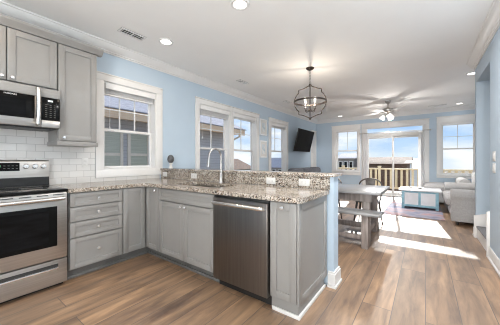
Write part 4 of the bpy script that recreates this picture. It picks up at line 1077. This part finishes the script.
# light grey sofa along the right
so = thing('sofa', 'light grey rolled arm sofa seen end on past the right wall corner', 'sofa', (4.3, 5.1, 0))
ys, ye = 4.10, 6.1
m = MB(); m.soft(3.86, 4.80, ys + 0.02, ye - 0.02, 0.07, 0.32, 0.15); m.build('base', M['sofa'], so)
m = MB(); m.soft(4.58, 4.82, ys + 0.02, ye - 0.02, 0.30, 0.84, 0.5); m.build('backrest', M['sofa'], so)
for a in (ys, ye - 0.26):
    mm = MB()
    poly = []
    for k in range(9): 
        t_ = PI * k / 8; poly.append((0.13 + 0.13 * math.cos(t_), 0.53 + 0.13 * math.sin(t_)))
    poly += [(0.02, 0.46), (0.03, 0.07), (0.22, 0.07), (0.235, 0.46)]
    mm.prism([(a + u, v) for u, v in poly], 3.83, 4.72, 'x', 0.012); mm.build('arm', M['sofa'], so)
for k in range(2):
    y0 = ys + 0.27 + k * 0.735
    m = MB(); m.soft(3.77, 4.58, y0, y0 + 0.725, 0.31, 0.47, 0.6, 0.03); m.build('seat_cushion', M['sofa'], so)
    m = MB(); m.soft(4.36, 4.62, y0 + 0.01, y0 + 0.715, 0.45, 0.90, 0.8); m.build('back_cushion', M['sofa'], so)
for a in (ys + 0.07, ye - 0.07):
    for x in (3.92, 4.70):
        m = MB(); m.cyl((x, a, 0), (x, a, 0.08), 0.02, 0.028, 12); lab(m.build('leg', M['black'], so), 'short dark leg')
# chaise along the far wall
so = thing('chaise_lounge', 'light grey low chaise with one rolled arm under the window right of the sliding door', 'chaise', (4.1, 6.85, 0))
m = MB(); m.soft(3.42, 4.80, 6.42, 7.35, 0.07, 0.34, 0.2); m.build('base', M['sofa'], so)
m = MB(); m.soft(3.40, 4.13, 6.40, 7.36, 0.33, 0.54, 0.7, 0.03); m.build('seat_cushion', M['sofa'], so)
m = MB(); m.soft(4.38, 4.80, 6.40, 7.36, 0.33, 0.52, 0.6, 0.03); m.build('seat_cushion', M['sofa'], so)
mm = MB(); poly = []
for k in range(9): t_ = PI * k / 8; poly.append((4.26 + 0.13 * math.cos(t_), 0.60 + 0.12 * math.sin(t_)))
poly += [(4.16, 0.50), (4.17, 0.08), (4.36, 0.08), (4.36, 0.5)]
mm.prism(poly, 6.42, 7.34, 'y', 0.012); mm.build('arm', M['sofa'], so)
for x in (3.50, 4.72):
    for y in (6.5, 7.27):
        m = MB(); m.cyl((x, y, 0), (x, y, 0.08), 0.02, 0.028, 12); m.build('leg', M['black'], so)
m = MB(); m.soft(-0.17, 0.17, -0.06, 0.06, 0.0, 0.32, 0.95, 0.0)
pl = m.build('throw_pillow', M['pillow']); pl.rotation_euler = (-0.12, 0, 0.1); pl.location = (4.60, 6.85, 0.56)
tag(pl, 'white throw pillow standing beside the arm of the grey chaise', 'pillow')

# coffee table and rug
tag(MB().box(2.66, 3.76, 4.42, 6.35, 0.001, 0.012, 0.004).build('area_rug', M['rug']), 'washed lavender and coral rug under the blue coffee table', 'rug')
ct = thing('coffee_table', 'light blue coffee table with a white top', 'coffee table', (3.3, 5.73, 0))
tx0, tx1, ty0, ty1 = 2.97, 3.70, 5.42, 6.08
m = MB(); m.box(tx0 - 0.06, tx1 + 0.06, ty0 - 0.05, ty1 + 0.06, 0.445, 0.475, 0.006); lab(m.build('top', M['white'], ct), 'white top')
for x in (tx0, tx1 - 0.06):
    for y in (ty0, ty1 - 0.06):
        m = MB(); m.box(x, x + 0.06, y, y + 0.06, 0.0125, 0.4445, 0.004); m.build('leg', M['teal'], ct)
m = MB()
for y in (ty0 + 0.006, ty1 - 0.034):
    m.box(tx0 + 0.06, tx1 - 0.06, y, y + 0.028, 0.40, 0.444, 0.002); m.box(tx0 + 0.06, tx1 - 0.06, y, y + 0.028, 0.06, 0.11, 0.002); m.box((tx0 + tx1) / 2 - 0.025, (tx0 + tx1) / 2 + 0.025, y, y + 0.028, 0.11, 0.40, 0.002)
for x in (tx0 + 0.006, tx1 - 0.034):
    m.box(x, x + 0.028, ty0 + 0.06, ty1 - 0.06, 0.40, 0.444, 0.002); m.box(x, x + 0.028, ty0 + 0.06, ty1 - 0.06, 0.06, 0.11, 0.002)
m.build('frame', M['teal'], ct)
m = MB(); m.box(tx0 + 0.05, tx1 - 0.05, ty0 + 0.018, ty0 + 0.024, 0.10, 0.41); m.box(tx0 + 0.05, tx1 - 0.05, ty1 - 0.024, ty1 - 0.018, 0.10, 0.41); m.box(tx0 + 0.018, tx0 + 0.024, ty0 + 0.05, ty1 - 0.05, 0.10, 0.41); m.box(tx1 - 0.024, tx1 - 0.018, ty0 + 0.05, ty1 - 0.05, 0.10, 0.41)
lab(m.build('side_panel', M['white'], ct), 'pale side panels')
m = MB(); m.box(3.12, 3.38, 5.75, 5.93, 0.4755, 0.505, 0.004); tag(m.build('book', M['book']), 'dark book lying on the coffee table', 'book')

# dining set
dt = thing('dining_table', 'grey weathered farmhouse dining table behind the peninsula', 'table', (2.0, 2.52, 0))
m = MB(); m.box(1.10, 2.96, 2.0, 3.02, 0.715, 0.757, 0.006); m.build('tabletop', M['greywood'], dt)
m = MB(); m.box(1.25, 2.83, 2.10, 2.13, 0.60, 0.714); m.box(1.25, 2.83, 2.89, 2.92, 0.60, 0.714); m.box(1.25, 1.28, 2.13, 2.89, 0.60, 0.714); m.box(2.80, 2.83, 2.13, 2.89, 0.60, 0.714); m.build('apron', M['legwood'], dt)
for x in (1.28, 2.70):
    for y in (2.131, 2.79):
        m = MB(); m.box(x, x + 0.10, y, y + 0.10, 0, 0.714, 0.004); m.build('leg', M['legwood'], dt)
m = MB(); m.box(1.38, 2.70, 2.49, 2.54, 0.12, 0.20, 0.004); m.box(1.30, 1.36, 2.231, 2.79, 0.12, 0.2, 0.004); m.box(2.72, 2.78, 2.231, 2.79, 0.12, 0.2, 0.004); m.build('stretcher', M['legwood'], dt)
bn = thing('dining_bench', 'grey weathered wooden bench on the kitchen side of the dining table', 'bench', (2.0, 1.9, 0))
m = MB(); m.box(1.20, 2.98, 1.82, 2.10, 0.45, 0.49, 0.005); m.build('seat', M['greywood'], bn)
for x in (1.36, 2.74):
    m = MB(); m.box(x, x + 0.085, 1.86, 2.06, 0, 0.449, 0.004); m.build('leg', M['legwood'], bn)
m = MB(); m.box(1.445, 2.74, 1.92, 1.97, 0.10, 0.16, 0.004); m.build('stretcher', M['legwood'], bn)

def metal_chair(x, y, label):
    c = thing('metal_chair', label, 'chair', (x, y, 0), 'metal dining chairs')
    P = lambda a, b, z: (x + a, y + b, z)          # faces -y, back at +y
    m = MB(); m.soft(x - 0.18, x + 0.18, y - 0.18, y + 0.18, 0.435, 0.46, 0.8); m.build('seat', M['gunmetal'], c)
    for sx in (-1, 1):
        for sy in (-1, 1):
            m = MB(); m.tube([P(sx * 0.155, sy * 0.155, 0.437), P(sx * 0.18, sy * 0.19, 0.22), P(sx * 0.205, sy * 0.225, 0.0)], [0.020, 0.016, 0.012], 8); m.build('leg', M['gunmetal'], c)
    m = MB(); pts_ = [P(-0.175, 0.175, 0.45), P(-0.195, 0.21, 0.64)]
    for k in range(13):
        t_ = PI - PI * k / 12; pts_.append(P(0.195 * math.cos(t_), 0.225 + 0.02 * math.sin(t_), 0.70 + 0.145 * math.sin(t_) ** 0.8 if math.sin(t_) > 0 else 0.70))
    pts_ += [P(0.195, 0.21, 0.64), P(0.175, 0.175, 0.45)]
    m.tube(pts_, 0.013, 8); m.build('back_frame', M['gunmetal'], c)
    m = MB(); m.prism([(x - 0.06, 0.455), (x + 0.06, 0.455), (x + 0.085, 0.835), (x - 0.085, 0.835)], y + 0.185, y + 0.19, 'y'); 
    for v in m.bm.verts: v.co.y += (v.co.z - 0.455) * 0.13
    m.build('back_splat', M['gunmetal'], c)
    m = MB()
    for a, b in (((-1, -1), (1, 1)), ((-1, 1), (1, -1))):
        m.tube([P(a[0] * 0.175, a[1] * 0.183, 0.25), P(b[0] * 0.175, b[1] * 0.183, 0.25)], 0.006, 6)
    m.build('brace', M['gunmetal'], c)
metal_chair(2.60, 3.165, 'gunmetal chair across the dining table, nearer the sliding door end of the table')
metal_chair(1.87, 3.165, 'gunmetal chair across the dining table, mostly hidden by the peninsula end post')

# ---------------------------------------------------------------- stairs in the opening
st = thing('staircase', 'carpeted stairs starting in the right wall opening', 'stairs', (4.3, 2.94, 0))
for k in range(4):
    x0_ = XR + 0.005 + k * 0.26
    m = MB(); m.box(x0_, x0_ + 0.02, 2.49, 3.395, 0 if k == 0 else k * 0.185, (k + 1) * 0.185 - 0.021); m.build('riser', M['trim'], st)
    m = MB(); m.box(x0_ - 0.012, x0_ + 0.262, 2.49, 3.395, (k + 1) * 0.185 - 0.02, (k + 1) * 0.185, 0.006); m.build('tread', M['carpet'], st)
for y0_, y1_, prof_ in ((2.466, 2.488, [(XR - 0.03, 0), (XR - 0.03, 0.55), (XR + 1.05, 1.30), (XR + 1.05, 0)]), (3.397, 3.419, [(XR - 0.03, 0), (XR - 0.03, 0.34), (XR + 0.18, 0.40), (XR + 1.05, 1.02), (XR + 1.05, 0)])):
    m = MB(); m.prism(prof_, y0_, y1_, 'y', 0.002); m.build('skirt_board', M['trim'], st)
